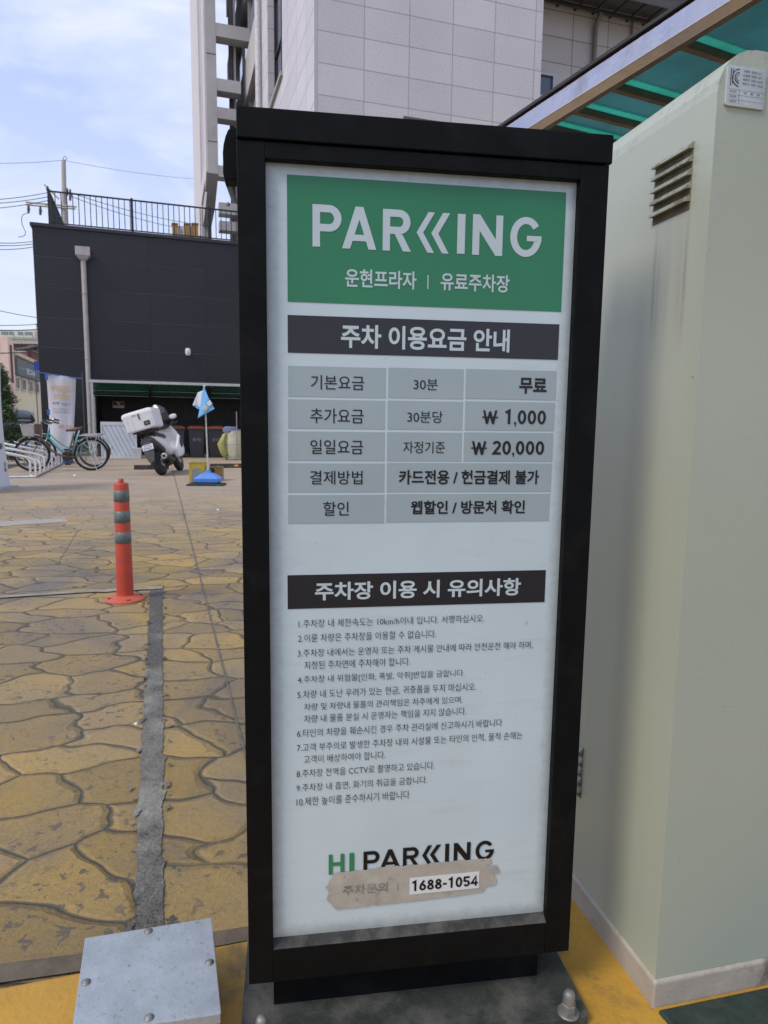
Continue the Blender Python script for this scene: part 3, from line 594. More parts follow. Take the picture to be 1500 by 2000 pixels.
def cabring(y):
    P = [Vector((0, y, .052)), Vector((W, y, .052)), Vector((W, y, zc-r))]
    for k in range(7): a = rad(90*k/6); P.append(Vector((W-r+r*cos(a), y, zc-r+r*sin(a))))
    for k in range(7): a = rad(90+90*k/6); P.append(Vector((r+r*cos(a), y, zc-r+r*sin(a))))
    return P
_S = Frame(13.22+90); _a, _b = _S.hit(1355, 288, -cu), _S.hit(1283, 440, -cu); VY0, VY1, VZ = _a[0]-cn, _b[0]-cn, _b[1]-ISL
cabinet_m = cabinet_paint()
b.loft([cabring(0), cabring(DP)], smooth=False)
b.build('body', cabinet_m, cab, bevel=.004, seg=3)
b = MB(); b.loft([[Vector((-.004, -.004, 0)), Vector((W, -.004, 0)), Vector((W, DP, 0)), Vector((-.004, DP, 0))], [Vector((-.004, -.004, .047)), Vector((W, -.004, .047)), Vector((W, DP, .047)), Vector((-.004, DP, .047))], [Vector((.002, .002, .0525)), Vector((W, .002, .0525)), Vector((W, DP, .0525)), Vector((.002, DP, .0525))]], smooth=False)
b.build('base_rim', rim_m, cab, bevel=.003)
# side louvres: on the local x=0 face, which runs away along y
SIDE = Frame(13.22+90)   # u runs along +y(local), n = -x(local)
def side(x, y):
    n_ = -cu; u, z = SIDE.hit(x, y, n_); return u-cn, z-ISL
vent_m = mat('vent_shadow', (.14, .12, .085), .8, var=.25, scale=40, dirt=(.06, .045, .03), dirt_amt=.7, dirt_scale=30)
slat_m = mat('vent_slat_worn', (.33, .36, .29), .6, var=.18, scale=30, dirt=(.10, .075, .045), dirt_amt=.85, dirt_scale=30, dirt_lo=.44, dirt_hi=.64)
def vent(corner_pts, nsl):
    (y0, zt_), (y1, zt2), (y2, zb_) = corner_pts
    ya, yb = y0, y1; H = zt2-zb_
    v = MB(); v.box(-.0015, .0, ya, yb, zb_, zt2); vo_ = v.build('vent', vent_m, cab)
    for k in range(nsl):
        z1 = zt2-H*k/nsl; z0 = z1-H/nsl*.44
        s = MB(); pr = [(-.0005, z1+.003), (-.009, z0+.004), (-.010, z0), (-.0005, z0+.001)]
        vs = [Vector((p[0], ya-.001, p[1])) for p in pr]+[Vector((p[0], yb+.001, p[1])) for p in pr]
        s.add(vs, [(0, 1, 2, 3), (7, 6, 5, 4), (0, 4, 5, 1), (1, 5, 6, 2), (2, 6, 7, 3), (3, 7, 4, 0)]); s.build('louvre', slat_m, vo_)
A, B_, C_ = side(1355, 288), side(1283, 322), side(1277, 440)
vent([(A[0], A[1]), (B_[0], B_[1]), (C_[0], C_[1])], 5)
A, B_, C_ = side(1139, 1468), side(1106, 1440), side(1135, 1560)
zz = side(1138, 1462)[1], side(1135, 1560)[1]
vent([(A[0], zz[0]), (A[0]+(.075 if A[0] > 0 else .075), zz[0]), (0, zz[1])], 5)
# rating plate
a, b_, c_ = CAB.hit(1418, 129, cn), CAB.hit(1500, 140, cn), CAB.hit(1413, 207, cn)
px0, px1, pz1, pz0 = a[0]-cu, a[0]-cu+.066, a[1]-ISL, c_[1]-ISL
def xz_rrect(x0, x1, z0, z1, r): return rrect(x0, x1, z0, z1, r)
rp = MB().prism(xz_rrect(px0, px1, pz0, pz1, .004), -.0035, 0.0001).build('rating_plate', mat('brushed_plate', (.60, .62, .60), .35, .6, var=.18, scale=14), cab, bevel=.0006)
m = MB(); hh = pz1-pz0; ww = px1-px0; y_ = -.0041
def bar(x0, x1, z0, z1): m.add([(px0+ww*x0, y_, pz0+hh*z0), (px0+ww*x1, y_, pz0+hh*z0), (px0+ww*x1, y_, pz0+hh*z1), (px0+ww*x0, y_, pz0+hh*z1)], [(0, 1, 2, 3)])
def arcband(cx, cz, r0, r1, a0, a1, n=14):
    vs = []
    for k in range(n+1):
        a = rad(a0+(a1-a0)*k/n); vs += [(px0+ww*cx+r0*cos(a), y_, pz0+hh*cz+r0*sin(a)), (px0+ww*cx+r1*cos(a), y_, pz0+hh*cz+r1*sin(a))]
    m.add(vs, [(2*i, 2*i+1, 2*i+3, 2*i+2) for i in range(n)])
bar(.09, .105, .50, .93); bar(.14, .155, .55, .93); arcband(.31, .72, .0108, .0120, 92, 268); arcband(.31, .72, .0066, .0078, 92, 268); arcband(.31, .72, .0040, .0048, 92, 268)
bar(.06, .97, .415, .420); bar(.06, .97, .28, .285); bar(.06, .97, .16, .165); bar(.33, .335, .06, .415)
for k, s in enumerate(('기자재명칭', '모델명', '제조자', '제조국')): put_text(m, s, px0+ww*.40, pz0+hh*(.87-.105*k), px0+ww*.57, pz0+hh*(.93-.105*k), y_, 0, 1); put_text(m, '주차관제기 · 220V 60Hz'[:12+k*2], px0+ww*.61, pz0+hh*(.865-.105*k), px0+ww*(.86+.02*k), pz0+hh*(.93-.105*k), y_, 0, 1)
for k, s in enumerate(('설치일자', '시공자', '연락처')): put_text(m, s, px0+ww*.10, pz0+hh*(.335-.125*k), px0+ww*.26, pz0+hh*(.39-.125*k), y_, 0, 1)
put_text(m, '년   월   일', px0+ww*.45, pz0+hh*.33, px0+ww*.85, pz0+hh*.39, y_, 0, 1)
m.build('lettering', mat('engraved_black', (.03, .03, .03), .5), rp)
# dark green floor strip in front of the cabinet
gs = MB(); p0 = C0+Vector((*( -CAB.nv*.012)[:2], 0)); 
poly = [p0+Vector(CAB.u*a_+CAB.nv*b_) for a_, b_ in ((0.0, 0), (1.2, 0), (1.2, -.5), (.06, -.5))]
structure(gs.slab([(p.x, p.y) for p in poly], ISL-.01, ISL+.006).build('floor_strip', mat('green_floor_paint', (.020, .036, .028), .75, var=.35, scale=30, dirt=(.07, .07, .055), dirt_amt=.5, dirt_scale=20, bmp=.003, bscale=80), bevel=.004))

# ------------------------------------------------------------------ canopy over the cabinet
steel = mat('polished_stainless', (.60, .55, .56), .12, 1.0, var=.08, scale=5, dirt=(.33, .27, .25), dirt_amt=.5, dirt_scale=6, bmp=.004, bscale=7)
rust = mat('brown_frame_paint', (.105, .078, .065), .5, .2, var=.2, scale=9, dirt=(.08, .05, .035), dirt_scale=12)
def poly_sheet(name, col, tr=.45):
    m, t, b = newmat(name); co = objco(t); n_ = t.nodes
    r = ramp(t, .3, .75, (*[c*.75 for c in col], 1), (*[min(1, c*1.15) for c in col], 1)); t.links.new(noise(t, co, 3, 6, .65), r.inputs[0])
    tl = n_.new('ShaderNodeBsdfTranslucent'); tp = n_.new('ShaderNodeBsdfTransparent'); gl = n_.new('ShaderNodeBsdfGlossy'); gl.inputs['Roughness'].default_value = .12
    t.links.new(r.outputs[0], tl.inputs[0]); t.links.new(r.outputs[0], tp.inputs[0])
    a = n_.new('ShaderNodeMixShader'); a.inputs[0].default_value = tr; t.links.new(tl.outputs[0], a.inputs[1]); t.links.new(tp.outputs[0], a.inputs[2])
    fz = n_.new('ShaderNodeFresnel'); fz.inputs[0].default_value = 1.45
    g = n_.new('ShaderNodeMixShader'); t.links.new(math_(t, 'MULTIPLY', fz.outputs[0], .7), g.inputs[0]); t.links.new(a.outputs[0], g.inputs[1]); t.links.new(gl.outputs[0], g.inputs[2])
    t.links.new(g.outputs[0], n_['Material Output'].inputs[0]); return m
CZ = 2.15
ka, kb = ground(1032, 251, CZ), ground(1396, 21, CZ)   # lower outer edge of the eave beam
kd = (kb-ka); kd.z = 0; kd.normalize()
kyaw = math.atan2(kd.y, kd.x)        # local x runs along the eave towards the viewer; local -y... 
can = thing('canopy', 'green translucent canopy with stainless eave beam over the cream cabinet', 'canopy', ka, kyaw)
# local: x along the eave (towards viewer), +y to the right of the viewer is -> check sign below
sgn = 1 if Vector((-kd.y, kd.x)).x > 0 else -1
Lc = 6.0; x0_ = -.55; Wc = 2.3
def yb(a, b_): return (min(a*sgn, b_*sgn), max(a*sgn, b_*sgn))
ya, yb_ = yb(0, .05)
be = MB(); be.box(x0_, Lc, ya, yb_, 0, .062); be.build('eave_beam', steel, can, bevel=.004, seg=3)
ya, yb_ = yb(-.010, .05); MB().box(x0_, Lc, ya, yb_, .064, .074).build('flashing', mat('dark_flashing', (.025, .022, .02), .5), can)
ya, yb_ = yb(.0505, .075); MB().box(x0_, Lc, ya, yb_, .002, .045).build('inner_beam', rust, can, bevel=.003)
sheet = poly_sheet('green_polycarbonate', (.13, .40, .41), .32)
kx = [(ground(*p, CZ+.02)-ka).dot(kd) for p in ((1074, 234), (1092, 226), (1176, 184), (1304, 100))]
step_ = kx[3]-kx[2]
joint_m = poly_sheet('green_joint_profile', (.22, .66, .55), .15)
kxs = [kx[0]-.12, kx[1], kx[2], kx[3]]+[kx[3]+step_*(j+1) for j in range(10)]; kxs = [x for x in kxs if x < Lc-.1]
ya, yb_ = yb(.045, Wc)
for xa_, xb_ in zip([x0_]+[x+.046 for x in kxs], [x+.0135 for x in kxs]+[Lc]): MB().box(xa_, xb_, ya, yb_, .0645, .0685).build('roof_sheet', sheet, can)
for k, xx in enumerate(kxs):
    ya, yb_ = yb(.0755, Wc); MB().box(xx-.012, xx+.012, ya, yb_, .040, .0635).build('rafter', rust, can, bevel=.002)
    MB().box(xx+.0145, xx+.045, ya, yb_, .062, .070).build('joint_profile', joint_m, can)
ya, yb_ = yb(Wc-.06, Wc); MB().box(x0_, Lc, ya, yb_, -.035, .0295).build('back_beam', steel, can)
for xx in (.1, 5.6):
    ya, yb_ = yb(Wc-.055, Wc-.005); MB().box(xx, xx+.05, ya, yb_, ISL-CZ, -.036).build('post', steel, can)

# ------------------------------------------------------------------ orange bollard
BP = ground(245, 1171); BP.z = 0
orange = mat('bollard_orange', (.46, .050, .022), .5, var=.14, scale=9, dirt=(.16, .05, .035), dirt_amt=.75, dirt_scale=9, bmp=.0008, bscale=80)
orange_f = mat('bollard_orange_faded', (.52, .095, .055), .6, var=.12, scale=12, dirt=(.25, .09, .06), dirt_amt=.5, dirt_scale=14)
refl = mat('worn_reflective_band', (.125, .155, .145), .45, .1, var=.22, scale=60, dirt=(.06, .075, .07), dirt_amt=.6, dirt_scale=25)
bo = thing('bollard', 'orange flexible bollard with three grey reflective bands on the paving', 'bollard', BP, .2)
def bz(y): return zat(BP, 240, y)
zt_ = bz(944); RB = .050; RT = .043
prof = lambda z: RB+(RT-RB)*min(1, z/zt_)
MB().lathe([(RB+.012, .012), (RB+.002, .03), (RB, .045), (RT, zt_-.006), (RT-.003, zt_), (RT*.6, zt_+.004)], 28).build('post', orange, bo)
MB().lathe([(.016, zt_+.002), (.016, zt_+.026), (.013, zt_+.029), (.004, zt_+.03)], 16).build('knob', orange, bo)
MB().lathe([(.118, 0), (.120, .006), (.114, .014), (.08, .020), (RB+.004, .030)], 36).build('base', orange_f, bo)
for ya_, yb2 in ((957, 979), (997.5, 1020), (1038, 1060)):
    z1, z0 = bz(ya_), bz(yb2); MB().lathe([(prof(z0)+.0002, z0), (prof(z0)+.0014, z0+.0006), (prof(z1)+.0014, z1-.0006), (prof(z1)+.0002, z1)], 28).build('reflective_band', refl, bo)
for a in (-70, 25, 200):
    M = Matrix.Rotation(rad(a), 4, 'Z')@Matrix.Translation((.092, 0, .0172)); MB().lathe([(.012, 0), (.014, .0022), (.009, .0026), (.0085, .0005)], 14, M).build('bolt_hole', mat('hole_dark', (.02, .015, .012), .8), bo)

# ------------------------------------------------------------------ dark building
DRK = Frame(18.93, 22.6)
uL = DRK.hit(62, 440)[0]; zTop = DRK.hit(62, 434)[1]
DO = DRK.pt(uL, DRK.n, 0)
db = thing('dark_building', 'two-storey charcoal clad building with rooftop railing', 'building', DO, DRK.yaw)
UR = 6.3
def dp_x(x): return DRK.hit(x, 800)[0]-uL
dk = panel_mat('charcoal_panels', (.0135, .0140, .0195), 1.68, .86, .011, var=.12, speck=.14, rough=.42, joint=.62, off=(.20, .22), spec=.45, sp_scale=8)
BAY = 2.2; zbay = 2.05; xbay = dp_x(189)
b = MB(); b.box(0, xbay, 0, 12, -.02, zTop-.10); b.box(xbay, UR, 0, 12, zbay, zTop-.10); b.build('wall', dk, db)
MB().box(xbay+.001, UR, BAY, BAY+.2, -.02, zbay-.001).build('bay_wall', mat('bay_wall_dark', (.026, .030, .030), .7, var=.2), db)
MB().box(-.05, UR, -.05, 12.05, zTop-.102, zTop).build('coping', mat('charcoal_coping', (.028, .028, .034), .4, .2, var=.15), db, bevel=.01)
def dp(x, y, n=None):   # photo pixel -> local x,z of the wall frame
    u, z = DRK.hit(x, y, n); return u-uL, z
# railing: a thing of its own
rail_m = mat('railing_dark_steel', (.022, .024, .030), .5, .3, var=.2)
rl = thing('roof_railing', 'dark steel bar railing along the roof edge of the charcoal building', 'railing', DO+Vector((0, 0, zTop)), DRK.yaw)
x0r = dp(97, 400, DRK.n+.15)[0]; hr = dp(97, 372, DRK.n+.15)[1]-zTop
b = MB(); b.box(x0r, UR, .13, .17, hr-.04, hr); b.box(x0r, UR, .135, .165, .06, .09); b.box(x0r-.02, x0r+.02, .17, 5, hr-.04, hr); b.box(x0r-.015, x0r+.015, .17, 5, .06, .09); b.build('rail', rail_m, rl)
posts = [dp(x, 420, DRK.n+.15)[0] for x in (97, 258, 408)]; posts.append(posts[2]+(posts[2]-posts[1]))
for x in posts: 
    if x < UR: MB().box(x-.035, x+.035, .115, .185, 0, hr+.03).build('post', rail_m, rl)
b = MB(); x = x0r+.15
while x < UR-.05: b.box(x-.011, x+.011, .139, .161, .08, hr-.03); x += .157
y = .32
while y < 4.9: b.box(x0r-.011, x0r+.011, y-.011, y+.011, .08, hr-.03); y += .157
b.build('balusters', rail_m, rl)
# things standing on the roof
cr_m = mat('amber_crate', (.42, .24, .07), .6, var=.2, scale=4); 
for k, (xa, xb) in enumerate(((337, 347), (361, 372), (376, 387))):
    a = dp(xa, 455, DRK.n+1.2); c = dp(xb, 455, DRK.n+1.2); xa_, xb_ = a[0], c[0]; hz = dp(xa, 437.5, DRK.n+1.2)[1]-zTop
    q = thing('storage_crate', ('amber storage crate on the roof, leftmost of three behind the railing', 'amber storage crate on the roof, middle of three behind the railing', 'amber storage crate on the roof, nearest the white tub')[k], 'crate', DO+Vector(DRK.u*xa_+DRK.nv*1.2)+Vector((0, 0, zTop)), DRK.yaw, 'amber crates on the roof')
    wv = xb_-xa_; MB().box(0, wv, 0, .35, 0, hz).build('body', cr_m, q, bevel=.01); b = MB(); b.box(-.02, wv+.02, -.02, .37, hz, hz+.04); b.build('lid', mat('amber_crate_lid', (.36, .2, .06), .6), q)
for k, (xa, xb) in enumerate(((347.5, 360.5), (372.5, 375.5))):
    a = dp(xa, 455, DRK.n+1.2); c = dp(xb, 455, DRK.n+1.2); hz = dp(xa, 440, DRK.n+1.2)[1]-zTop; wv = c[0]-a[0]
    q = thing('storage_crate', ('white slatted crate between the left and middle amber crates', 'narrow white crate between the middle and right amber crates')[k], 'crate', DO+Vector(DRK.u*(a[0]+.01)+DRK.nv*1.22)+Vector((0, 0, zTop)), DRK.yaw, 'white crates on the roof')
    MB().box(0, wv-.02, 0, .3, 0, hz).build('body', mat('crate_white', (.6, .6, .58), .6), q, bevel=.01); b = MB(); b.box(wv*.4, wv*.6, -.01, 0, hz*.2, hz*.8); b.build('slot', mat('crate_slot', (.2, .2, .2), .6), q)
a = dp(395, 450, DRK.n+1.2); q = thing('plastic_tub', 'round white tub beside the amber crates on the roof', 'tub', DO+Vector(DRK.u*a[0]+DRK.nv*1.4)+Vector((0, 0, zTop)))
b = MB(); b.lathe([(.17, 0), (.21, .36), (.22, .38), (.20, .385), (.17, .06)], 20); b.build('tub', mat('tub_white', (.7, .72, .72), .5), q); MB().torus((0, 0, .38), (0, 0, 1), .215, .012, 20, 6).build('rim', mat('tub_rim', (.6, .62, .63), .5), q)
# downpipe
pipe_m = mat('downpipe_grey', (.40, .385, .37), .5, .2, var=.1, scale=3, dirt=(.22, .20, .18), dirt_scale=2)
xp, _ = dp(171, 700, DRK.n-.12); zh0, zh1 = dp(158, 508)[1], dp(158, 485)[1]
q = thing('downpipe', 'pale grey rainwater downpipe with box head on the charcoal wall', 'downpipe', DO+Vector(DRK.u*xp-DRK.nv*.12), DRK.yaw)
MB().tube([(0, 0, 0), (0, 0, zh0+.05)], .075, 14).build('pipe', pipe_m, q)
b = MB(); b.loft([[Vector(p) for p in ((-.10, -.10, zh0-.02), (.10, -.10, zh0-.02), (.10, .10, zh0-.02), (-.10, .10, zh0-.02))], [Vector(p) for p in ((-.20, -.16, zh0+.10), (.20, -.16, zh0+.10), (.20, .115, zh0+.10), (-.20, .115, zh0+.10))], [Vector(p) for p in ((-.20, -.16, zh1), (.20, -.16, zh1), (.20, .115, zh1), (-.20, .115, zh1))]], smooth=False); b.build('rainwater_head', pipe_m, q, bevel=.01)
for z in (1.0, 2.9, 4.8): MB().torus((0, 0, z), (0, 0, 1), .078, .014, 16, 6).build('bracket', pipe_m, q)
a = dp(367, 688); q = thing('wall_lamp', 'small white lamp fixed high on the charcoal wall', 'lamp', DO+Vector(DRK.u*a[0])+Vector((0, 0, a[1])), DRK.yaw)
b = MB(); b.lathe([(.06, -.11), (.085, -.06), (.085, .06), (.06, .11)], 14, Matrix.Translation((0, -.10, 0))); b.build('shade', mat('lamp_white', (.68, .68, .66), .5), q); MB().box(-.04, .04, -.10, 0, .05, .11).build('bracket', mat('lamp_bracket', (.3, .3, .3), .5), q)
# awning along the wall
AN = DRK.n-1.75
xa0, za1 = dp(174, 741.5, AN); _, za0 = dp(174, 746, AN); xa1 = UR-.2
zin = dp(190, 772, DRK.n-.06)[1]; zmid = dp(190, 765, DRK.n-.5)[1]
aw = thing('awning', 'dark green awning with pale front rail along the charcoal wall', 'awning', DO, DRK.yaw)
pale = mat('awning_rail', (.46, .47, .45), .5, .3, var=.1)
MB().box(xa0, xa1, -1.79, -1.71, za1-.075, za1).build('front_rail', pale, aw, bevel=.006)
sh = mat('awning_green_sheet', (.012, .085, .070), .3, var=.2, scale=2)
b = MB(); b.add([(xa0, -1.71, za1-.03), (xa1, -1.71, za1-.03), (xa1, -.02, zin), (xa0, -.02, zin), (xa0, -1.71, za1-.02), (xa1, -1.71, za1-.02), (xa1, -.02, zin+.01), (xa0, -.02, zin+.01)], [(0, 1, 2, 3), (7, 6, 5, 4), (0, 4, 5, 1), (1, 5, 6, 2), (2, 6, 7, 3), (3, 7, 4, 0)]); b.build('roof_sheet', sh, aw)
for f in (.55, .93):
    z = (za1-.03)+(zin-za1+.03)*f-.02; yq = -1.71+1.69*f; MB().box(xa0, xa1, yq-.02, yq+.02, z-.02, z).build('purlin', mat('awning_purlin', (.20, .25, .23), .5, .3), aw)
x = xa0+1.6
while x < xa1:
    b = MB(); za = za1-.03; b.add([(x-.04, -1.70, za-.001), (x+.04, -1.70, za-.001), (x+.04, -.03, zin-.001), (x-.04, -.03, zin-.001), (x-.04, -1.70, za-.10), (x+.04, -1.70, za-.10), (x+.04, -.03, zin-.08), (x-.04, -.03, zin-.08)], [(0, 1, 2, 3), (7, 6, 5, 4), (0, 4, 5, 1), (1, 5, 6, 2), (2, 6, 7, 3), (3, 7, 4, 0)]); b.build('rafter', rail_m, aw); x += 1.72
for xx in (xa0+.06, xa1-.1): MB().box(xx-.03, xx+.03, -1.78, -1.72, 0, za1-.075).build('post', pale, aw)
MB().box(dp_x(187)-.05, dp_x(187)-.01, -.30, -.26, 0, zin+.02).build('post', pale, aw)
MB().box(xa0-.04, xa0+.02, -.12, -.06, 0, zin-.05).build('post', pale, aw)
# red notice on the wall under the awning
a, c = dp(220, 783.5, DRK.n+2.17), dp(243, 797, DRK.n+2.17)
q = thing('notice_sign', 'small red and white notice board on the wall under the awning', 'sign', DO+Vector(DRK.u*a[0]+DRK.nv*2.168)+Vector((0, 0, c[1])), DRK.yaw)
wv, hv = c[0]-a[0], a[1]-c[1]; MB().box(0, wv, 0, .03, 0, hv).build('board', mat('notice_white', (.62, .63, .65), .5), q)
MB().box(.01, wv-.01, -.004, 0, hv*.38, hv-.01).build('red_field', mat('notice_red', (.32, .025, .035), .5), q)
b = MB(); b.add([(wv*.30, -.006, hv*.9), (wv*.62, -.006, hv*.9), (wv*.66, -.006, hv*.6), (wv*.52, -.006, hv*.42), (wv*.40, -.006, hv*.6)], [(0, 1, 2, 3, 4)]); b.add([(wv*.18, -.003, hv*.12), (wv*.82, -.003, hv*.12), (wv*.82, -.003, hv*.24), (wv*.18, -.003, hv*.24)], [(0, 1, 2, 3)]); b.build('mark', mat('notice_mark', (.62, .60, .64), .5), q)

# ------------------------------------------------------------------ office building with concrete frame
BIG = Frame(17.4)
n_c, u_c = 15.75, None
uc, _z = BIG.hit(620, 100, 15.75); BO = BIG.pt(uc, 15.75, 0)
ob = thing('office_building', 'tall granite-clad office building rising behind the parking sign', 'building', BO, BIG.yaw)
gr_f = panel_mat('granite_front', (.53, .515, .53), 1.06, .655, .009, 'x', .06, .13, .6, .55, off=(0, .25), sp_scale=26)
gr_s = panel_mat('granite_lit_side', (.60, .575, .615), 1.3, .655, .010, 'y', .06, .12, .6, .45, off=(0, .25), sp_scale=26)  # same granite, paler and pinkish: sun on the side face put into the colour
uR = BIG.hit(1059, 80, 15.75)[0]-uc; HB = 46.0
def bp_(x, y, n=0.0):  # local x,z on plane n behind the front
    u, z = BIG.hit(x, y, 15.75+n); return u-uc, z
BSIDE = Frame(17.4+90)
def bs(x, y, n=0.0):   # local y,z on the left face (local x=-n)
    u, z = BSIDE.hit(x, y, -(uc)+n); return u-15.75, z
yw0, yw1 = bs(551, 100)[0], bs(523, 100)[0]         # window recess on the left face
yp = bs(511, 120)[0]; zsill = bs(551, 143)[1]; yend = 22.0
# front wall, side wall pieces round the window
MB().box(0, uR, 0, .35, 0, HB).build('front_wall', gr_f, ob)
b = MB(); b.box(0, .35, .35, yw0, 0, HB); b.box(0, .35, yw0, yw1, 0, zsill); b.box(0, .35, yw1, yp+.9, 0, HB); b.box(0, .35, yw0, yw1, zsill+5.6, HB); b.build('side_wall', gr_s, ob)
gl = glass_mat('blue_window_glass', (.03, .05, .085)); alu = mat('window_aluminium', (.42, .43, .45), .4, .4, var=.08); dkf = mat('window_dark_frame', (.03, .032, .038), .4, .3)
wd = MB().box(.26, .28, yw0, yw1, zsill, zsill+5.6).build('window', gl, ob)
b = MB(); 
for yy in (yw0+.03, (yw0+yw1)/2, yw1-.05): b.box(.20, .27, yy-.03, yy+.03, zsill+.05, zsill+5.6)
for z in (zsill+.02, zsill+1.7, zsill+3.4): b.box(.21, .262, yw0, yw1, z, z+.06)
b.build('frame', dkf, wd); MB().box(-.08, .30, yw0-.1, yw1+.1, zsill-.12, zsill-.001).build('sill', mat('stone_sill', (.36, .33, .30), .6), wd, bevel=.01)
MB().box(-.34, .22, yw0+.7, yw0+.78, zsill+2.4, zsill+3.2, Matrix.Rotation(0, 4, 'Z')).build('open_sash', dkf, wd)
MB().tube([(-.12, yp, 0), (-.12, yp, HB)], .10, 12).build('rainwater_pipe', mat('pipe_white', (.58, .57, .58), .5), ob)
MB().box(-.02, .3, yp+.9, yp+1.2, 0, HB).build('corner_pier', mat('pier_grey', (.36, .35, .36), .6, var=.06), ob)
# banded far part of the side wall
zb1 = bs(480, 210)[1]
bands = mat('spandrel_grey', (.52, .505, .50), .6, var=.07, scale=2); bandw = glass_mat('strip_window_glass', (.025, .032, .042))
z = .0; k = 0; ys, ye = yp+1.2, yend
zs = bs(485, 190)[1]-6*1.85
while z < HB:
    MB().box(-.06, .3, ys, ye, max(0, zs+k*3.7), zs+k*3.7+1.5).build('spandrel', bands, ob) if zs+k*3.7+1.5 > 0 else None
    g = MB().box(.10, .16, ys, ye, zs+k*3.7+1.5, zs+k*3.7+3.7).build('window', bandw, ob)
    yy = ys+.9
    while yy < ye: MB().box(.04, .11, yy-.03, yy+.03, zs+k*3.7+1.5, zs+k*3.7+3.7).build('mullion', alu, g); yy += 2.2
    k += 1; z = zs+k*3.7
# recessed right wing
RN = 2.0
gr_r = panel_mat('granite_recess', (.50, .48, .48), 1.12, .655, .012, 'x', .06, .14, .65, .42, off=(.3, .2), sp_scale=26)
MB().box(uR-.01, uR+9, RN, RN+.35, 0, HB).build('recess_wall', gr_r, ob)
MB().box(uR-.36, uR-.001, .352, RN-.001, 0, HB).build('return_wall', gr_r, ob)
zs0 = bp_(1150, 45, RN)[1]
a, c = bp_(1064, 12, -.3+RN-.9), bp_(1290, 62, -.3+RN-.9)
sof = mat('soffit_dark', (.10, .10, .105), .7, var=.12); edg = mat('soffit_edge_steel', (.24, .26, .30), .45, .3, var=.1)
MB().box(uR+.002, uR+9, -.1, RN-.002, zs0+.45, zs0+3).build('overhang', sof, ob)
MB().box(uR+.002, uR+9, .8, .95, zs0+.12, zs0+.449).build('overhang_edge', edg, ob)
b = MB(); xx = uR+.4
while xx < uR+8: b.box(xx, xx+.05, .95, RN-.003, zs0+.22, zs0+.27); xx += .55
b.box(uR+.01, uR+9, RN-.25, RN-.17, zs0+.18, zs0+.26); b.build('cable_tray', mat('tray_dark', (.04, .04, .043), .6), ob)
xx = bp_(1162, 80, RN-.1)[0]; MB().tube([(xx+.08, RN-.2, zs0+.2), (xx+.03, RN-.13, zs0+.02), (xx, RN-.10, zs0-.15), (xx, RN-.10, 0)], .065, 10).build('drain_pipe', mat('pipe_brown_grey', (.17, .15, .14), .6), ob)
xx = bp_(1235, 80, RN-.1)[0]; MB().tube([(xx, RN-.06, zs0+.3), (xx, RN-.06, zs0-.9)], .035, 8).build('drain_pipe', mat('pipe_brown_grey', (.17, .15, .14)), ob)
a, c = bp_(1056, 143, RN-.01), bp_(1079, 190, RN-.01)
rw = MB().box(a[0]-.6, c[0]-.04, RN-.03, RN-.004, c[1]-.2, a[1]-.05).build('window', gl, ob)
b = MB(); b.box(c[0]-.05, c[0], RN-.10, RN-.002, c[1]-.2, a[1]); b.box(a[0]-.6, c[0]-.05, RN-.10, RN-.002, a[1]-.06, a[1]); b.box(a[0]-.6, c[0]-.05, RN-.05, RN-.002, c[1]-.05, c[1]); b.build('frame', alu, rw)
# upper vent opening just above the sign
a, c = bp_(788, 226, -.005), bp_(891, 243, -.005); MB().box(a[0], c[0], -.004, -.001, a[1]-.5, a[1]-.0).build('vent_opening', mat('opening_dark', (.10, .095, .085), .8), ob)
# roof slab
MB().box(-.1, uR+9, -.12, yend+.1, HB+.001, HB+.5).build('roof', sof, ob)
# concrete frame beside the left face
FN = 13.2
conc = mat('precast_concrete', (.45, .445, .455), .65, var=.05, scale=1.5, dirt=(.24, .23, .23), dirt_amt=.4, dirt_scale=1.2); conc_lit = mat('precast_concrete_lit_side', (.60, .56, .575), .65, var=.05, scale=1.5)  # side concrete paler and pinker: light on the left face painted into the colour
def fp(x, y, n=FN): return bp_(x, y, n)
fx0, fx1 = fp(404, 200)[0], fp(424, 200)[0]; zlow = fp(412, 338)[1]; zfoot = fp(390, 440)[1]
FD = 6.5
yL0 = FN
FS = Frame(17.4+90)
FD = 12.4
z1f, z2f = bp_(397, 404, FN+2.3)[1], bp_(389, 440, FN+5)[1]
sd_poly = [(0, HB), (0, zlow), (2.3, z1f), (5, z2f), (5, 0), (FD, 0), (FD, HB)]
def side_slab(x0, x1, P, name, m_):
    vs = [Vector((x0, FN+p[0], p[1])) for p in P]+[Vector((x1, FN+p[0], p[1])) for p in P]; nn = len(P)
    b = MB(); b.add(vs, [tuple(range(nn)), tuple(range(2*nn-1, nn-1, -1))]+[(i, nn+i, nn+(i+1) % nn, (i+1) % nn) for i in range(nn)]); return b.build(name, m_, ob)
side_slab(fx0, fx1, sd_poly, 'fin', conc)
side_slab(fx0-.07, fx0-.002, [(.02, HB), (.02, zlow+.05), (1.3, zlow-(zlow-z1f)*.5), (1.3, HB)], 'fin_panel', conc_lit)
side_slab(fx0-.07, fx0-.002, [(4.6, HB), (4.6, z2f+.6), (5, z2f), (5.02, 0), (FD-.02, 0), (FD-.02, HB)], 'fin_panel', conc_lit)
zq = bp_(400, 190, FN+3)[1]; side_slab(fx0-.07, fx0-.002, [(1.301, zq-3.2), (1.301, zq-3.9), (4.599, zq-3.9), (4.599, zq-3.2)], 'fin_panel', conc_lit)
jm = mat('concrete_joint', (.14, .14, .145), .8)
for yy in (105, 276):
    z_ = fp(414, yy)[1]; MB().box(fx0+.01, fx1-.005, FN-.003, FN+.02, z_-.025, z_+.02).build('joint', jm, ob)
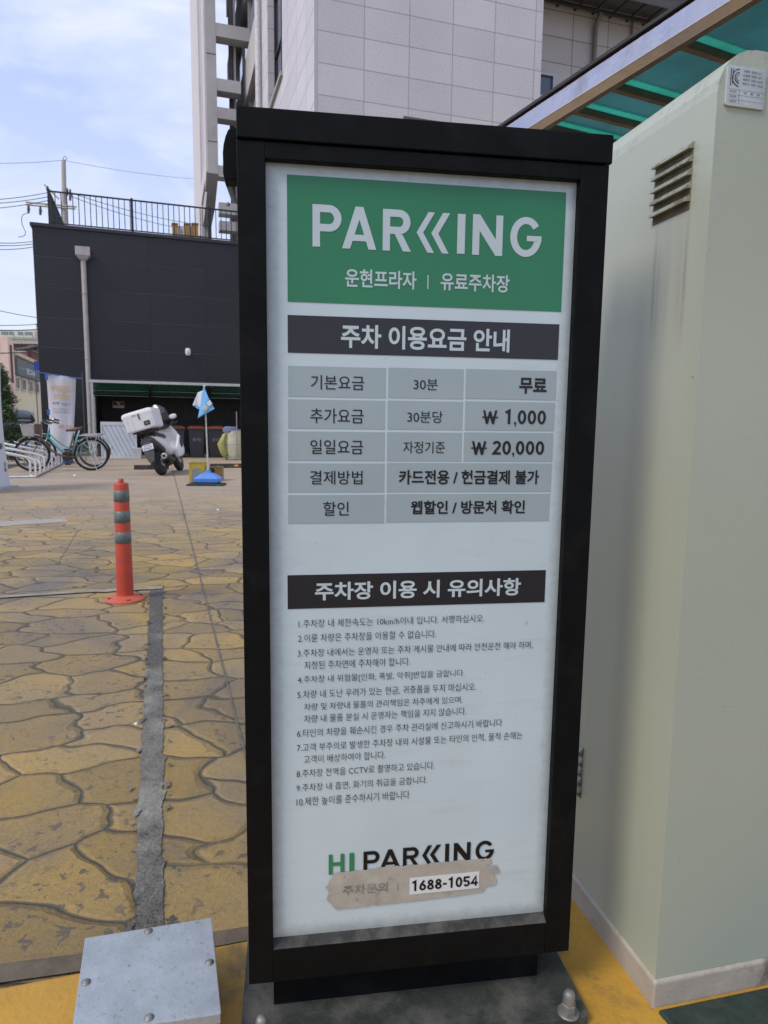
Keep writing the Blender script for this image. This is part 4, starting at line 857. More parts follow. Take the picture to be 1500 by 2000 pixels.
px_c0, px_c1 = fp(448, 200, FN+1)[0], fp(460, 200, FN+1)[0]
MB().box(px_c0+.16, px_c1, FN+.6, FN+1.1, 0, HB).build('column', mat('column_pale', (.44, .43, .43), .65), ob)
MB().box(px_c0, px_c0+.14, FN+.8, FN+1.1, 0, HB).build('column', mat('column_dark', (.13, .12, .12), .65), ob)
for yt, yb2, xe in ((44, 66, 498), (152, 172, 471), (208, 226, 462), (322, 340, 462), (394, 412, 462), (430, 444, 462)):
    z1 = fp(424, yt)[1]; z0 = fp(424, yb2+4)[1]; x1 = fp(xe, 200)[0]
    MB().box(fx1+.001, x1, FN+.01, FN+.55, z0, z1).build('beam', conc, ob)
# sloping brace behind the sign edge
a, c = fp(443, 350, FN+.3), fp(463, 400, FN+.3); MB().tube([(a[0], FN+.4, a[1]), (c[0]+.4, FN+.4, c[1]-1.2)], .10, 8).build('brace', mat('column_dark', (.13, .12, .12)), ob)

# ------------------------------------------------------------------ wheel stops, bins, boards under the awning
rub = mat('black_rubber', (.022, .022, .024), .75, var=.25, scale=12, dirt=(.10, .095, .085), dirt_amt=.5, dirt_scale=6)
refo = mat('orange_reflector', (.60, .22, .05), .3)
def wheel_stop(P, yaw, L_, label, refs):
    q = thing('wheel_stop', label, 'wheel stop', P, yaw, 'rubber wheel stops')
    b = MB(); pr = [(-.075, 0), (.075, 0), (.05, .10), (-.05, .10)]
    vs = [Vector((0, p[0], p[1])) for p in pr]+[Vector((L_, p[0], p[1])) for p in pr]; b.add(vs, [(0, 1, 2, 3), (7, 6, 5, 4), (0, 4, 5, 1), (1, 5, 6, 2), (2, 6, 7, 3), (3, 7, 4, 0)]); b.build('body', rub, q, bevel=.008)
    for x in refs: MB().lathe([(.05, 0), (.046, .008), (.0005, .012)], 16, Matrix.Translation((x, -.064, .05))@Matrix.Rotation(rad(76), 4, 'X')@Matrix.Diagonal((1.15, .62, 1, 1))).build('reflector', refo, q)
wheel_stop(ground(262, 917), YARD.yaw, .75, 'black rubber wheel stop lying left of the scooter', ())
wheel_stop(ground(410, 914), YARD.yaw, .95, 'black rubber wheel stop with orange reflector near the sign', (.62,))
bin_m = mat('bin_charcoal', (.030, .032, .040), .55, var=.15, scale=4, dirt=(.08, .08, .08), dirt_amt=.35, dirt_scale=5); lid_m = mat('bin_orange_lid', (.36, .085, .040), .55, var=.15, scale=5)
def make_bin():
    q = thing('wheelie_bin', '', 'bin', (0, 0, 0), 0, 'wheelie bins under the awning')
    def ring(z, sx, y0, y1): return [Vector(p) for p in ((-sx, y0, z), (sx, y0, z), (sx, y1, z), (-sx, y1, z))]
    b = MB(); b.loft([ring(.02, .185, .06, .46), ring(.45, .215, .02, .50), ring(.84, .235, 0, .53), ring(.842, .262, -.03, .55), ring(.885, .262, -.03, .55)], smooth=False); b.build('body', bin_m, q, bevel=.02)
    b = MB(); b.loft([ring(.886, .258, -.025, .545), ring(.925, .245, .0, .54), ring(.965, .15, .12, .46)], smooth=False); b.build('lid', lid_m, q, bevel=.015)
    m = MB(); put_text(m, '음식물', -.11, .50, .13, .60, .0, .0); 
    mm = MB(); mm.add([(v[0], .0125-(v[2]-.45)*.051-.006, v[2]) for v in m.v], m.f); mm.build('lettering', mat('bin_print', (.30, .31, .33), .6), q)
    for s in (-1, 1): MB().lathe([(.09, -.025), (.10, -.02), (.10, .02), (.09, .025)], 18, Matrix.Translation((s*.19, .52, .10))@Matrix.Rotation(rad(90), 4, 'Y')).build('wheel', rub, q)
    MB().tube([(-.18, .56, .86), (-.18, .61, .88), (.18, .61, .88), (.18, .56, .86)], .014, 8).build('handle', bin_m, q)
    return q
b0 = make_bin()
blab = ['charcoal wheelie bin with orange lid, half hidden behind the white scooter', 'charcoal wheelie bin with orange lid, just left of the flag pole', 'charcoal wheelie bin with orange lid, beside the yellow sack trolley']
for k, xq in enumerate((346, 385, 423)):
    q = b0 if k == 0 else copy_tree(b0); q['label'] = blab[k]
    g = ground(xq, 894); q.location = g; q.rotation_euler = (0, 0, DRK.yaw-.06*k+.04)
# white slatted board leaning on the wall
bd = thing('leaning_board', 'white board with diagonal dark grooves leaning under the awning', 'board', ground(199, 895), DRK.yaw, rot=(rad(-8), 0, DRK.yaw))
wv = (ground(258, 893)-ground(199, 895)).length; hv = zat(ground(199, 895), 199, 823)
MB().box(0, wv, 0, .04, 0, hv).build('board', mat('board_pale_blue', (.52, .57, .62), .5, var=.07, scale=3), bd)
b = MB(); b.box(-.01, wv+.01, -.012, .0, hv-.10, hv); b.box(-.01, .03, -.012, 0, 0, hv-.10); b.box(wv-.03, wv+.01, -.012, 0, 0, hv-.10); b.box(.03, wv-.03, -.012, 0, 0, .05); b.build('frame', mat('board_frame', (.56, .58, .60), .5, var=.08), bd)
b = MB(); sl = .75
for k in range(-4, 9):
    x0 = k*.125; pts = []
    xa_, za_ = x0, hv-.10; xb_, zb_ = x0+(hv-.15)*sl*.62, .05
    t0 = max(0, (.03-xa_)/(xb_-xa_)); t1 = min(1, (wv-.03-xa_)/(xb_-xa_))
    if t1 > t0:
        p, q_ = (xa_+(xb_-xa_)*t0, za_+(zb_-za_)*t0), (xa_+(xb_-xa_)*t1, za_+(zb_-za_)*t1)
        b.add([(p[0]-.007, -.004, p[1]), (p[0]+.007, -.004, p[1]), (q_[0]+.007, -.004, q_[1]), (q_[0]-.007, -.004, q_[1])], [(0, 1, 2, 3)])
b.build('groove', mat('board_groove', (.16, .19, .24), .6), bd)
q = thing('bucket', 'white square bucket between the leaning board and the scooter', 'bucket', ground(268, 895), DRK.yaw)
b = MB(); b.loft([[Vector(p) for p in ((-.11, -.11, 0), (.11, -.11, 0), (.11, .11, 0), (-.11, .11, 0))], [Vector(p) for p in ((-.13, -.13, .28), (.13, -.13, .28), (.13, .13, .28), (-.13, .13, .28))]], smooth=False); b.build('body', mat('bucket_white', (.58, .60, .63), .5, var=.06), q, bevel=.012)
MB().box(-.14, .14, -.14, .14, .28, .30).build('rim', mat('bucket_rim', (.62, .64, .66), .5), q, bevel=.006)
MB().tube([(-.135, -.142, .27), (-.08, -.15, .18), (.08, -.15, .18), (.135, -.142, .27)], .004, 6).build('handle', mat('bucket_wire', (.35, .35, .36), .4, .5), q)
# yellow sack trolley
G = ground(452, 899); q = thing('sack_trolley', 'wire trolley holding a pale yellow refuse sack beside the bins', 'trolley', G, DRK.yaw)
def blob(mb, rings, seed, amp):
    rnd = random.Random(seed); R = []
    n = 22
    ph = [rnd.random()*6 for _ in range(5)]
    for (cx, cy, z, rx, ry) in rings:
        R.append([Vector((cx+rx*cos(2*PI*k/n)*(1+amp*sin(5*2*PI*k/n+ph[0]+z*4)+amp*.7*sin(9*2*PI*k/n+ph[1]-z*7)), cy+ry*sin(2*PI*k/n)*(1+amp*sin(6*2*PI*k/n+ph[2]+z*5)), z+rnd.gauss(0, .008))) for k in range(n)])
    mb.loft(R)
sack = mat('sack_pale_yellow', (.52, .52, .38), .6, var=.15, scale=6, bmp=.01, bscale=14); sack2 = mat('sack_lime', (.36, .36, .11), .55, var=.2, scale=6, bmp=.01, bscale=14)
b = MB(); blob(b, [(.12, .2, .05, .20, .16), (.12, .2, .2, .27, .2), (.12, .2, .5, .28, .21), (.12, .2, .78, .27, .2), (.12, .2, .84, .25, .19)], 1, .035); b.build('sack', sack, q)
b = MB(); blob(b, [(-.16, .12, .08, .04, .04), (-.19, .12, .2, .10, .09), (-.26, .12, .45, .12, .1), (-.22, .12, .58, .08, .09), (-.15, .12, .75, .07, .07)], 2, .06); b.build('sack', sack2, q)
b = MB(); blob(b, [(.0, .15, .80, .20, .12), (.02, .15, .88, .22, .14), (.0, .15, .95, .16, .1)], 3, .08); b.build('bundle', mat('bundle_blue', (.14, .17, .32), .7, var=.4, scale=9), q)
wire = mat('trolley_wire', (.36, .35, .33), .45, .5)
b = MB()
for x, y, h in ((.16, -.03, 1.38), (.42, -.03, .9), (-.14, .42, .9), (.42, .42, .9)): b.tube([(x, y, .06), (x, y, h)], .013, 8)
for z in (.10, .45, .86): b.tube([(-.14, -.03, z), (.42, -.03, z), (.42, .42, z), (-.14, .42, z)], .009, 6, closed=True)
b.build('frame', wire, q)
for x in (-.12, .40):
    for y in (0, .40): MB().torus((x, y, .045), (1, 0, 0), .032, .013, 14, 6).build('caster', rub, q)

# ------------------------------------------------------------------ flag stand, mat and tins
FP = ground(402, 947)
blu = mat('flag_base_blue', (.085, .235, .62), .38, var=.08, scale=6)
q = thing('rubber_mat', 'flat black mat under the blue flag base and tins', 'mat', ground(398, 949), .10)
MB().slab(rrect(-.29, .34, -.04, .34, .01), 0, .022).build('mat', rub, q, bevel=.003); m0 = .022
b = MB(); b.box(-.28, .33, -.03, -.01, .0221, .026); b.box(-.28, .33, .31, .33, .0221, .026); b.build('lip', rub, q)
fb = thing('flag_stand', 'blue and white flag on a thin pole in a blue water-filled base', 'flag', FP+Vector((.02, .10, m0)), .06)
b = MB(); b.loft([rr_ for rr_ in [[Vector((p[0], p[1], z)) for p in rrect(-sx, sx, -sy, sy, r_)] for sx, sy, r_, z in ((.19, .13, .05, 0), (.222, .155, .05, .03), (.228, .16, .05, .09), (.205, .14, .05, .112), (.105, .085, .045, .175), (.055, .05, .03, .185), (.05, .045, .03, .212))]], smooth=False); b.build('base', blu, fb, bevel=.006)
MB().lathe([(.042, .212), (.042, .232), (.034, .238)], 16).build('cap', blu, fb)
zf = zat(FP+Vector((.02, .1, 0)), 398, 756)-m0
polem = mat('pole_offwhite', (.52, .49, .44), .4, .2)
MB().tube([(0, 0, .2), (-.012, 0, .8), (-.035, 0, zf)], [.014, .013, .011], 10).build('pole', polem, fb)
MB().lathe([(.017, zf), (.02, zf+.02), (.012, zf+.035)], 10, Matrix.Translation((-.035, 0, 0))).build('finial', polem, fb)
def fpt(x, y, dy=0.0): 
    P = FP+Vector((.02, .1, 0)); n = np.array([P.x, P.y, 0]); n /= np.linalg.norm(n); d = ray(x, y); t_ = (np.array(P[:])@n+dy)/(d@n); W_ = Vector(CAM+d*t_)
    return fb_inv@W_
fb_inv = (Matrix.Translation(fb.location)@Matrix.Rotation(.06, 4, 'Z')).inverted()
def zz4(x, y): return 350+x/9.088, 740+y/9.088
def cloth(name, m_, A, B, C, D, ripple, seed=0, n=12, th=.003):
    """bilinear patch A-B-C-D (photo px + depth offset) with soft ripples"""
    P = [fpt(*zz4(p[0], p[1]), p[2]) for p in (A, B, C, D)]; vs = []; 
    for i in range(n+1):
        for j in range(n+1):
            u, v = i/n, j/n; c = (P[0]*(1-u)+P[1]*u)*(1-v)+(P[3]*(1-u)+P[2]*u)*v
            vs.append(c+Vector((0, ripple*sin(u*7+v*3+seed)*(.3+v), 0)))
    fs = [(i*(n+1)+j, (i+1)*(n+1)+j, (i+1)*(n+1)+j+1, i*(n+1)+j+1) for i in range(n) for j in range(n)]
    b = MB(); b.add(vs, fs, True); o = b.build(name, m_, fb, fixn=True); s_ = o.modifiers.new('thickness', 'SOLIDIFY'); s_.thickness = th; return o
fl_b = mat('flag_sky_blue', (.17, .43, .74), .75, var=.06, scale=10); fl_w = mat('flag_white', (.58, .60, .66), .75, var=.06, scale=8)
f1 = cloth('cloth', fl_b, (432, 130, -.01), (545, 390, -.06), (625, 532, -.08), (330, 700, -.05), .012)
f2 = cloth('cloth', fl_w, (425, 205, .02), (330, 240, .10), (240, 470, .14), (395, 515, .03), .018, 2)
f3 = cloth('cloth_fold', mat('flag_blue_fold', (.12, .33, .62), .75), (300, 495, .125), (240, 472, .139), (355, 545, .05), (398, 470, .035), .004, 1, 6)
cloth('stripe', fl_w, (480, 445, -.055), (545, 375, -.078), (590, 440, -.090), (535, 500, -.075), .002, 0, 5, .002)
cloth('emblem', mat('flag_emblem', (.50, .46, .40), .7, var=.4, scale=26, dirt=(.10, .05, .04), dirt_amt=.9, dirt_scale=24), (455, 470, -.060), (520, 510, -.076), (475, 580, -.074), (410, 535, -.058), .001, 0, 4, .002)
MB().tube([fpt(*zz4(465, 1380)), fpt(*zz4(500, 1330)), fpt(*zz4(505, 1280)), fpt(*zz4(488, 1235))], .004, 6).build('cord', mat('cord_white', (.5, .5, .48), .6), fb)
def tin(label, px, py, ptop, wv, yaw, col, col2):
    P = ground(px, py); q = thing('oil_tin', label, 'tin', P+Vector((0, 0, m0)), yaw, 'square tins behind the flag base'); h = zat(P, px, ptop)-m0
    MB().box(-wv/2, wv/2, 0, wv, 0, h).build('body', mat('tin_'+label[:6], col, .4, .2, var=.12, scale=9, dirt=tuple(c*.45 for c in col), dirt_amt=.6, dirt_scale=7), q, bevel=.008)
    b = MB(); b.box(-wv/2-.004, wv/2+.004, -.004, wv+.004, h-.012, h+.006); b.box(-wv/2-.004, wv/2+.004, -.004, wv+.004, 0, .012); b.build('rim', mat('tinrim_'+label[:6], tuple(c*.8 for c in col), .4, .3), q)
    MB().lathe([(.02, h+.006), (.02, h+.02), (.004, h+.021)], 12, Matrix.Translation((wv*.2, wv*.2, 0))).build('lid', bolt_m, q)
    return q, h
q, h = tin('yellow square tin with a grey arched label behind the blue flag base', 385, 944, 904.5, .27, .10, (.44, .33, .035), None)
b = MB(); P_ = [(-.09, .02), (.09, .02), (.09, h*.52)]+[(.09*cos(rad(a)), h*.52+.08*sin(rad(a))) for a in range(15, 180, 15)]+[(-.09, h*.52)]
b.add([(p[0], -.0022, p[1]) for p in P_], [tuple(range(len(P_)))]); b.build('label', mat('tin_label_grey', (.22, .22, .20), .5, var=.25, scale=14), q)
q, h = tin('brown gold square tin with red foot and black round mark behind the blue flag base', 422, 939, 913, .23, .10, (.24, .145, .04), None)
b = MB(); b.box(-.113, .113, -.0025, -.0005, .014, h*.36); b.build('label', mat('tin_red', (.24, .03, .03), .5), q)
b = MB(); b.lathe([(.055, 0), (.055, .002)], 20, Matrix.Translation((-.075, -.0005, h*.72))@Matrix.Rotation(rad(90), 4, 'X'), False); b.build('emblem', mat('tin_black', (.012, .012, .014), .5), q)

# ------------------------------------------------------------------ delivery scooter
pw = mat('scooter_white', (.66, .66, .66), .25, var=.04, coat=.5); pb = mat('scooter_black_plastic', (.014, .014, .016), .5, var=.25, scale=14); pgy = mat('scooter_dark_grey', (.05, .05, .055), .5, var=.2)
tyre_m = mat('tyre_rubber', (.013, .013, .014), .8, var=.3, scale=25, dirt=(.06, .055, .05), dirt_amt=.4, dirt_scale=9); rim_m2 = mat('alloy_rim', (.35, .35, .36), .35, .7)
Ga, Gb = ground(319, 928), ground(337, 918); dv = Gb-Ga; yw = math.atan2(dv.y, dv.x)-PI/2
sc_ = thing('delivery_scooter', 'white delivery scooter with a big white box leaning on its stand', 'scooter', Ga, rot=(0, 0, 0))
sc_.matrix_world = Matrix.Translation(Ga)@Matrix.Rotation(yw-rad(9), 4, 'Z')@Matrix.Rotation(rad(-17), 4, 'Y')
sc_.rotation_mode = 'XYZ'
def wheel(parent, c, R, w_, name):
    t_ = MB(); prof = [(R-.075, -w_*.42), (R-.03, -w_*.5), (R-.008, -w_*.32), (R, 0), (R-.008, w_*.32), (R-.03, w_*.5), (R-.075, w_*.42)]
    M = Matrix.Translation(c)@Matrix.Rotation(rad(90), 4, 'Y'); t_.lathe(prof, 36, M); wo = t_.build(name, tyre_m, parent)
    r_ = MB(); r_.lathe([(.05, -w_*.46), (R-.085, -w_*.30), (R-.07, -w_*.44), (R-.07, w_*.44), (R-.085, w_*.30), (.05, w_*.46)], 30, M); r_.build('rim', rim_m2, wo)
    d_ = MB(); d_.lathe([(.095, w_*.5), (.095, w_*.5+.006), (.06, w_*.5+.006)], 24, M); d_.build('brake_disc', mat('disc_steel', (.4, .4, .4), .3, .9), wo); return wo
wheel(sc_, (0, 0, .255), .255, .14, 'rear_wheel'); wheel(sc_, (0, 1.31, .255), .255, .11, 'front_wheel')
b = MB(); b.loft([ell(-.10, -.12, .27, .035, .05), ell(-.11, .05, .27, .06, .09), ell(-.10, .35, .27, .08, .12), ell(-.03, .60, .27, .09, .12)]); b.loft([ell(0, .30, .30, .13, .11), ell(0, .6, .28, .14, .12), ell(0, .72, .30, .10, .08)]); b.build('engine', pb, sc_)
# tail and side panels
b = MB(); b.loft([ell(0, -.30, .76, .075, .035), ell(0, -.22, .745, .125, .075), ell(0, 0, .70, .165, .125), ell(0, .30, .62, .18, .19), ell(0, .62, .54, .17, .20), ell(0, .72, .48, .15, .14)]); b.build('tail_fairing', pw, sc_)
b = MB(); b.loft([ell(0, -.335, .735, .09, .045), ell(0, -.26, .70, .152, .095), ell(0, -.05, .60, .172, .085), ell(0, .15, .50, .176, .09), ell(0, .25, .45, .12, .07)]); b.build('under_tail', pgy, sc_)
b = MB(); b.add([(-.085, -.335, .70), (.085, -.335, .70), (.10, -.40, .48), (.05, -.43, .30), (-.05, -.43, .30), (-.10, -.40, .48), (-.085, -.32, .70), (.085, -.32, .70), (.10, -.385, .48), (.05, -.415, .30), (-.05, -.415, .30), (-.10, -.385, .48)], [(0, 1, 2, 3, 4, 5), (11, 10, 9, 8, 7, 6)]+[(i, 6+i, 6+(i+1) % 6, (i+1) % 6) for i in range(6)]); b.build('mudguard', pgy, sc_)
Mp = Matrix.Translation((0, -.372, .60))@Matrix.Rotation(rad(-16), 4, 'X')
npl = MB().box(-.11, .11, -.006, 0, -.058, .058, Mp).build('number_plate', mat('plate_white', (.60, .58, .62), .4), sc_)
for tx_, bx_ in (('인천 남동 가', (-.075, .012, .075, .045)), ('5947', (-.09, -.048, .09, .004))):
    m = MB(); put_text(m, tx_, *bx_, -.0075, .015); mm = MB(); mm.add([Mp@Vector(v) for v in m.v], m.f); mm.build('lettering', mat('plate_blue_ink', (.05, .07, .18), .5), npl)
b = MB(); b.loft([ell(0, -.325, .775, .08, .02), ell(0, -.30, .775, .11, .03), ell(0, -.26, .775, .10, .03)]); b.build('tail_light', mat('tail_smoked', (.045, .010, .010), .25, coat=.5), sc_)
b = MB(); b.tube([(.17, .45, .24), (.19, .2, .28), (.19, .05, .31)], [.035, .05, .058], 14); b.tube([(.19, .06, .31), (.20, -.16, .36), (.20, -.20, .365)], [.062, .066, .05], 16); b.build('exhaust', pb, sc_)
b = MB(); b.lathe([(.06, 0), (.06, .05), (.03, .055), (.028, .01)], 18, Matrix.Translation((.20, -.17, .362))@Matrix.Rotation(rad(97), 4, 'X')); b.build('exhaust_tip', mat('exhaust_silver', (.55, .54, .52), .3, .7), sc_)
b = MB(); b.loft([ell(0, -.10, .835, .12, .03), ell(0, .1, .83, .155, .05), ell(0, .42, .80, .15, .055), ell(0, .72, .78, .10, .05)]); b.build('seat', pb, sc_)
# front half
b = MB(); b.loft([ell(0, .66, .33, .17, .06), ell(0, .95, .33, .18, .07), ell(0, 1.08, .38, .17, .08)]); b.build('footboard', pgy, sc_)
b = MB(); b.loft([ell(0, 1.12, .40, .20, .12), ell(0, 1.16, .60, .25, .14), ell(0, 1.15, .80, .24, .13), ell(0, 1.10, .96, .18, .07)], smooth=True); b.build('front_shield', pw, sc_)
for s in (-1, 1):
    b = MB(); b.loft([ell(s*.20, .72, .38, .035, .09), ell(s*.235, .92, .46, .045, .17), ell(s*.25, 1.08, .56, .05, .22), ell(s*.20, 1.26, .62, .05, .16)]); b.build('side_fairing', pw, sc_)
    b = MB(); b.loft([ell(s*.272, .93, .52, .022, .06), ell(s*.292, 1.03, .60, .018, .10), ell(s*.27, 1.16, .66, .02, .07)]); b.build('fairing_inset', pb, sc_)
b = MB(); b.loft([ell(0, 1.28, .62, .16, .14), ell(0, 1.40, .68, .14, .13), ell(0, 1.46, .70, .07, .06)]); b.build('nose', pw, sc_)
b = MB(); b.tube([(0, 1.31+.27*sin(rad(a)), .255+.27*cos(rad(a))) for a in range(-70, 75, 12)], .062, 10); b.build('front_fender', pw, sc_)
b = MB(); b.tube([(-.06, 1.31, .255), (-.06, 1.16, .78)], .022, 8); b.tube([(.06, 1.31, .255), (.06, 1.16, .78)], .022, 8); b.build('fork', pgy, sc_)
b = MB(); b.tube([(-.36, .98, 1.03), (-.22, 1.05, 1.03), (-.08, 1.08, .98), (.08, 1.08, .98), (.22, 1.05, 1.03), (.36, .98, 1.03)], .016, 8); b.loft([ell(0, 1.02, 1.0, .12, .05), ell(0, 1.14, 1.02, .12, .06)]); b.build('handlebar', pb, sc_)
for s in (-1, 1):
    MB().tube([(s*.24, 1.05, 1.03), (s*.27, 1.04, 1.12)], .008, 6).build('mirror_stem', pb, sc_) if s < 0 else None
    b = MB(); b.loft([ell(s*.285, 1.00, 1.165, .05, .03), ell(s*.285, 1.03, 1.165, .085, .055), ell(s*.285, 1.07, 1.165, .06, .035)]); mo = b.build('mirror', pw, sc_)
    MB().tube([(s*.25, 1.04, 1.04), (s*.275, 1.035, 1.13)], .009, 6).build('stem', pb, mo)
b = MB(); rings = []
for k in range(9):
    x = -.22+.44*k/8; c = 1-(abs(x)/.24)**2
    rings.append([Vector((x*1.05, 1.20-.05*(1-c), .96)), Vector((x, 1.10-.05*(1-c), 1.16)), Vector((x*.85, 1.0-.04*(1-c), 1.36+.14*c)), Vector((x*.85, .992-.04*(1-c), 1.36+.14*c)), Vector((x, 1.092-.05*(1-c), 1.16)), Vector((x*1.05, 1.192-.05*(1-c), .96))])
b.loft(rings); b.build('windscreen', glass_mat('smoked_screen', (.022, .024, .028), .2), sc_)
b = MB(); b.tube([(-.13, -.30, .90), (-.13, .25, .90)], .012, 8); b.tube([(.13, -.30, .90), (.13, .25, .90)], .012, 8); b.box(-.20, .20, -.34, .22, .915, .945); 
for x in (-.13, .13): b.tube([(x, -.2, .90), (x, -.12, .78)], .012, 6); b.tube([(x, .15, .90), (x, .12, .80)], .012, 6)
b.build('carrier', pb, sc_)
# delivery box
bx = MB(); z0, z1 = .95, 1.345
bx.loft([[Vector((p[0], p[1], z)) for p in rrect(-sx, sx, -.40+iy, .16-iy, .04)] for sx, iy, z in ((.27, .02, z0), (.295, .005, z0+.03), (.31, 0, z1-.11), (.315, -.003, z1-.10), (.315, -.003, z1-.06), (.295, .012, z1-.015), (.25, .05, z1))], smooth=False)
box_m = mat('box_white', (.66, .665, .67), .4, var=.04, scale=3, dirt=(.45, .44, .42), dirt_scale=6)
bxo = bx.build('delivery_box', box_m, sc_, bevel=.008)
b = MB(); b.box(.02, .045, -.418, -.395, z1-.18, z1-.07); b.build('box_latch', pgy, bxo); b = MB(); b.box(-.10, -.02, -.412, -.398, z1-.085, z1-.07); b.build('hinge', mat('hinge_grey', (.35, .35, .35), .5), bxo)
b = MB(); b.box(.09, .21, -.406, -.397, z0+.07, z0+.155); st2 = b.build('sticker', mat('sticker_black', (.02, .02, .022), .4), bxo)
m = MB(); put_text(m, '배달', .12, z0+.09, .18, z0+.13, -.4068, .01); m.build('lettering', mat('sticker_print', (.3, .3, .3), .5), st2)
for x in (-.22, -.12, .25): MB().box(x-.004, x+.004, -.403, -.39, z0+.03, z1-.12).build('rib', mat('box_rib', (.58, .58, .585), .45), bxo)
MB().tube([(-.10, .35, .22), (-.20, .30, .02)], .012, 8).build('side_stand', pgy, sc_)

# ------------------------------------------------------------------ bicycles
chrome = mat('chrome', (.80, .80, .80), .24, 1.0, var=.05); spoke = mat('spoke_steel', (.45, .45, .45), .35, .8)
def bike_wheel(parent, name, c, R):
    t_ = MB().torus(c, (0, 1, 0), R-.02, .021, 40, 8); wo = t_.build(name, tyre_m, parent)
    r_ = MB().torus(c, (0, 1, 0), R-.05, .011, 40, 6); r_.lathe([(.025, -.035), (.018, -.03), (.018, .03), (.025, .035)], 12, Matrix.Translation(c)@Matrix.Rotation(rad(90), 4, 'X')); r_.build('rim', mat('bike_rim', (.5, .5, .5), .3, .7), wo)
    s_ = MB()
    for k in range(24):
        a = 2*PI*k/24; e = .03*(1 if k % 2 else -1); s_.tube([(c[0]+.02*cos(a+.5), c[1]+e, c[2]+.02*sin(a+.5)), (c[0]+(R-.055)*cos(a), c[1], c[2]+(R-.055)*sin(a))], .0016, 4, cap=False)
    s_.build('spokes', spoke, wo); return wo
def make_bike(label, P, yaw, fc, lean, basket, saddle, kind, rack_col):
    q = thing('bicycle', label, 'bicycle', P, group='bicycles parked at the rack'); q.matrix_world = Matrix.Translation(P)@Matrix.Rotation(yaw, 4, 'Z')@Matrix.Rotation(lean, 4, 'X')@Matrix.Scale(1.09, 4)
    R = .325; fm = mat('bike_'+kind, fc, .4, .2, var=.15, scale=9, dirt=tuple(c*.5 for c in fc), dirt_amt=.4, dirt_scale=14)
    wb = 1.06; H_ = (.92, 0, .80)
    bike_wheel(q, 'rear_wheel', (0, 0, R), R); bike_wheel(q, 'front_wheel', (wb, 0, R), R)
    b = MB(); bb = (.44, 0, .28)
    b.tube([(.87, 0, .78), (.905, 0, .62)], .019, 10)
    b.tube([(.90, 0, .66), (.78, 0, .48), (.62, 0, .33), bb], .019, 10)
    if kind == 'mint': b.tube([(.885, 0, .74), (.74, 0, .58), (.56, 0, .44), (.37, 0, .40)], .015, 10)
    b.tube([bb, (.30, 0, .74)], .017, 10)
    for s in (-1, 1): b.tube([bb, (.2, s*.05, .30), (0, s*.06, R)], .010, 8); b.tube([(.34, 0, .58), (.2, s*.05, .48), (0, s*.06, R)], .009, 8)
    b.build('frame', fm, q)
    b = MB(); 
    for s in (-1, 1): b.tube([(.905, s*.03, .62), (.965, s*.055, .50), (wb, s*.055, R)], .011, 8)
    b.tube([(.905, 0, .62), (.85, 0, .92)], .014, 8); b.build('fork', fm if kind == 'brown' else chrome, q)
    b = MB(); b.tube([(.70, -.28, .97), (.78, -.27, .985), (.86, -.15, .97), (.86, 0, .93), (.86, .15, .97), (.78, .27, .985), (.70, .28, .97)], .011, 8); hb = b.build('handlebar', chrome if kind == 'mint' else mat('bar_black', (.03, .03, .03), .4), q)
    for s in (-1, 1): MB().tube([(.66, s*.285, .965), (.77, s*.272, .985)], .017, 8).build('grip', pb, hb); MB().tube([(.80, s*.25, .975), (.74, s*.255, .945), (.68, s*.265, .935)], .006, 6).build('brake_lever', chrome, hb)
    b = MB(); b.loft([ell(0, .02, .80, .015, .02), ell(0, .10, .81, .035, .03), ell(0, .20, .83, .085, .035), ell(0, .28, .84, .095, .03), ell(0, .30, .84, .05, .02)])
    sb = MB(); sb.add([(.46-v[1], v[0], v[2]) for v in b.v], b.f, True); sb.build('saddle', saddle, q)
    MB().tube([(.30, 0, .70), (.28, 0, .81)], .013, 8).build('seat_post', chrome, q)
    for c0, a0, a1 in ((0, -10, 150), (wb, 35, 175)):
        b = MB()
        pts = [(c0+.352*cos(rad(a)), R+.352*sin(rad(a))) for a in range(a0, a1+1, 8)]
        rr_ = [[Vector((p[0], -.026, p[1])), Vector((p[0]+.006*cos(rad(a)), 0, p[1]+.008)), Vector((p[0], .026, p[1])), Vector((p[0], .024, p[1]-.003)), Vector((p[0], -.024, p[1]-.003))] for p, a in zip(pts, range(a0, a1+1, 8))]
        b.loft(rr_); b.build('fender', mat('fender_'+kind, rack_col, .4, .3), q)
    b = MB(); b.tube([(.24, -.05, .70), (-.22, -.06, .72), (-.22, .06, .72), (.24, .05, .70)], .007, 6)
    for s in (-1, 1): b.tube([(0, s*.062, R), (-.12, s*.06, .715)], .006, 6); b.tube([(0, s*.062, R), (.08, s*.06, .712)], .006, 6)
    for x in (-.1, .02, .14): b.box(x-.012, x+.012, -.055, .055, .708, .716)
    b.build('rear_rack', chrome, q)
    M = Matrix.Translation((bb[0], -.055, bb[2]))@Matrix.Rotation(rad(90), 4, 'X'); b = MB(); b.lathe([(.10, 0), (.10, .006), (.02, .008)], 24, M); b.box(-.012, .012, -.165, 0, .008, .02, M); b.box(-.012, .012, 0, .165, -.09, -.078, M); b.build('crankset', mat('crank_dark', (.06, .055, .05), .5, .4), q)
    b = MB(); b.box(bb[0]-.012-.04, bb[0]+.05, -.15, -.07, bb[2]-.175, bb[2]-.155); b.box(bb[0]-.05, bb[0]+.04, .04, .12, bb[2]+.15, bb[2]+.17); b.build('pedals', pb, q)
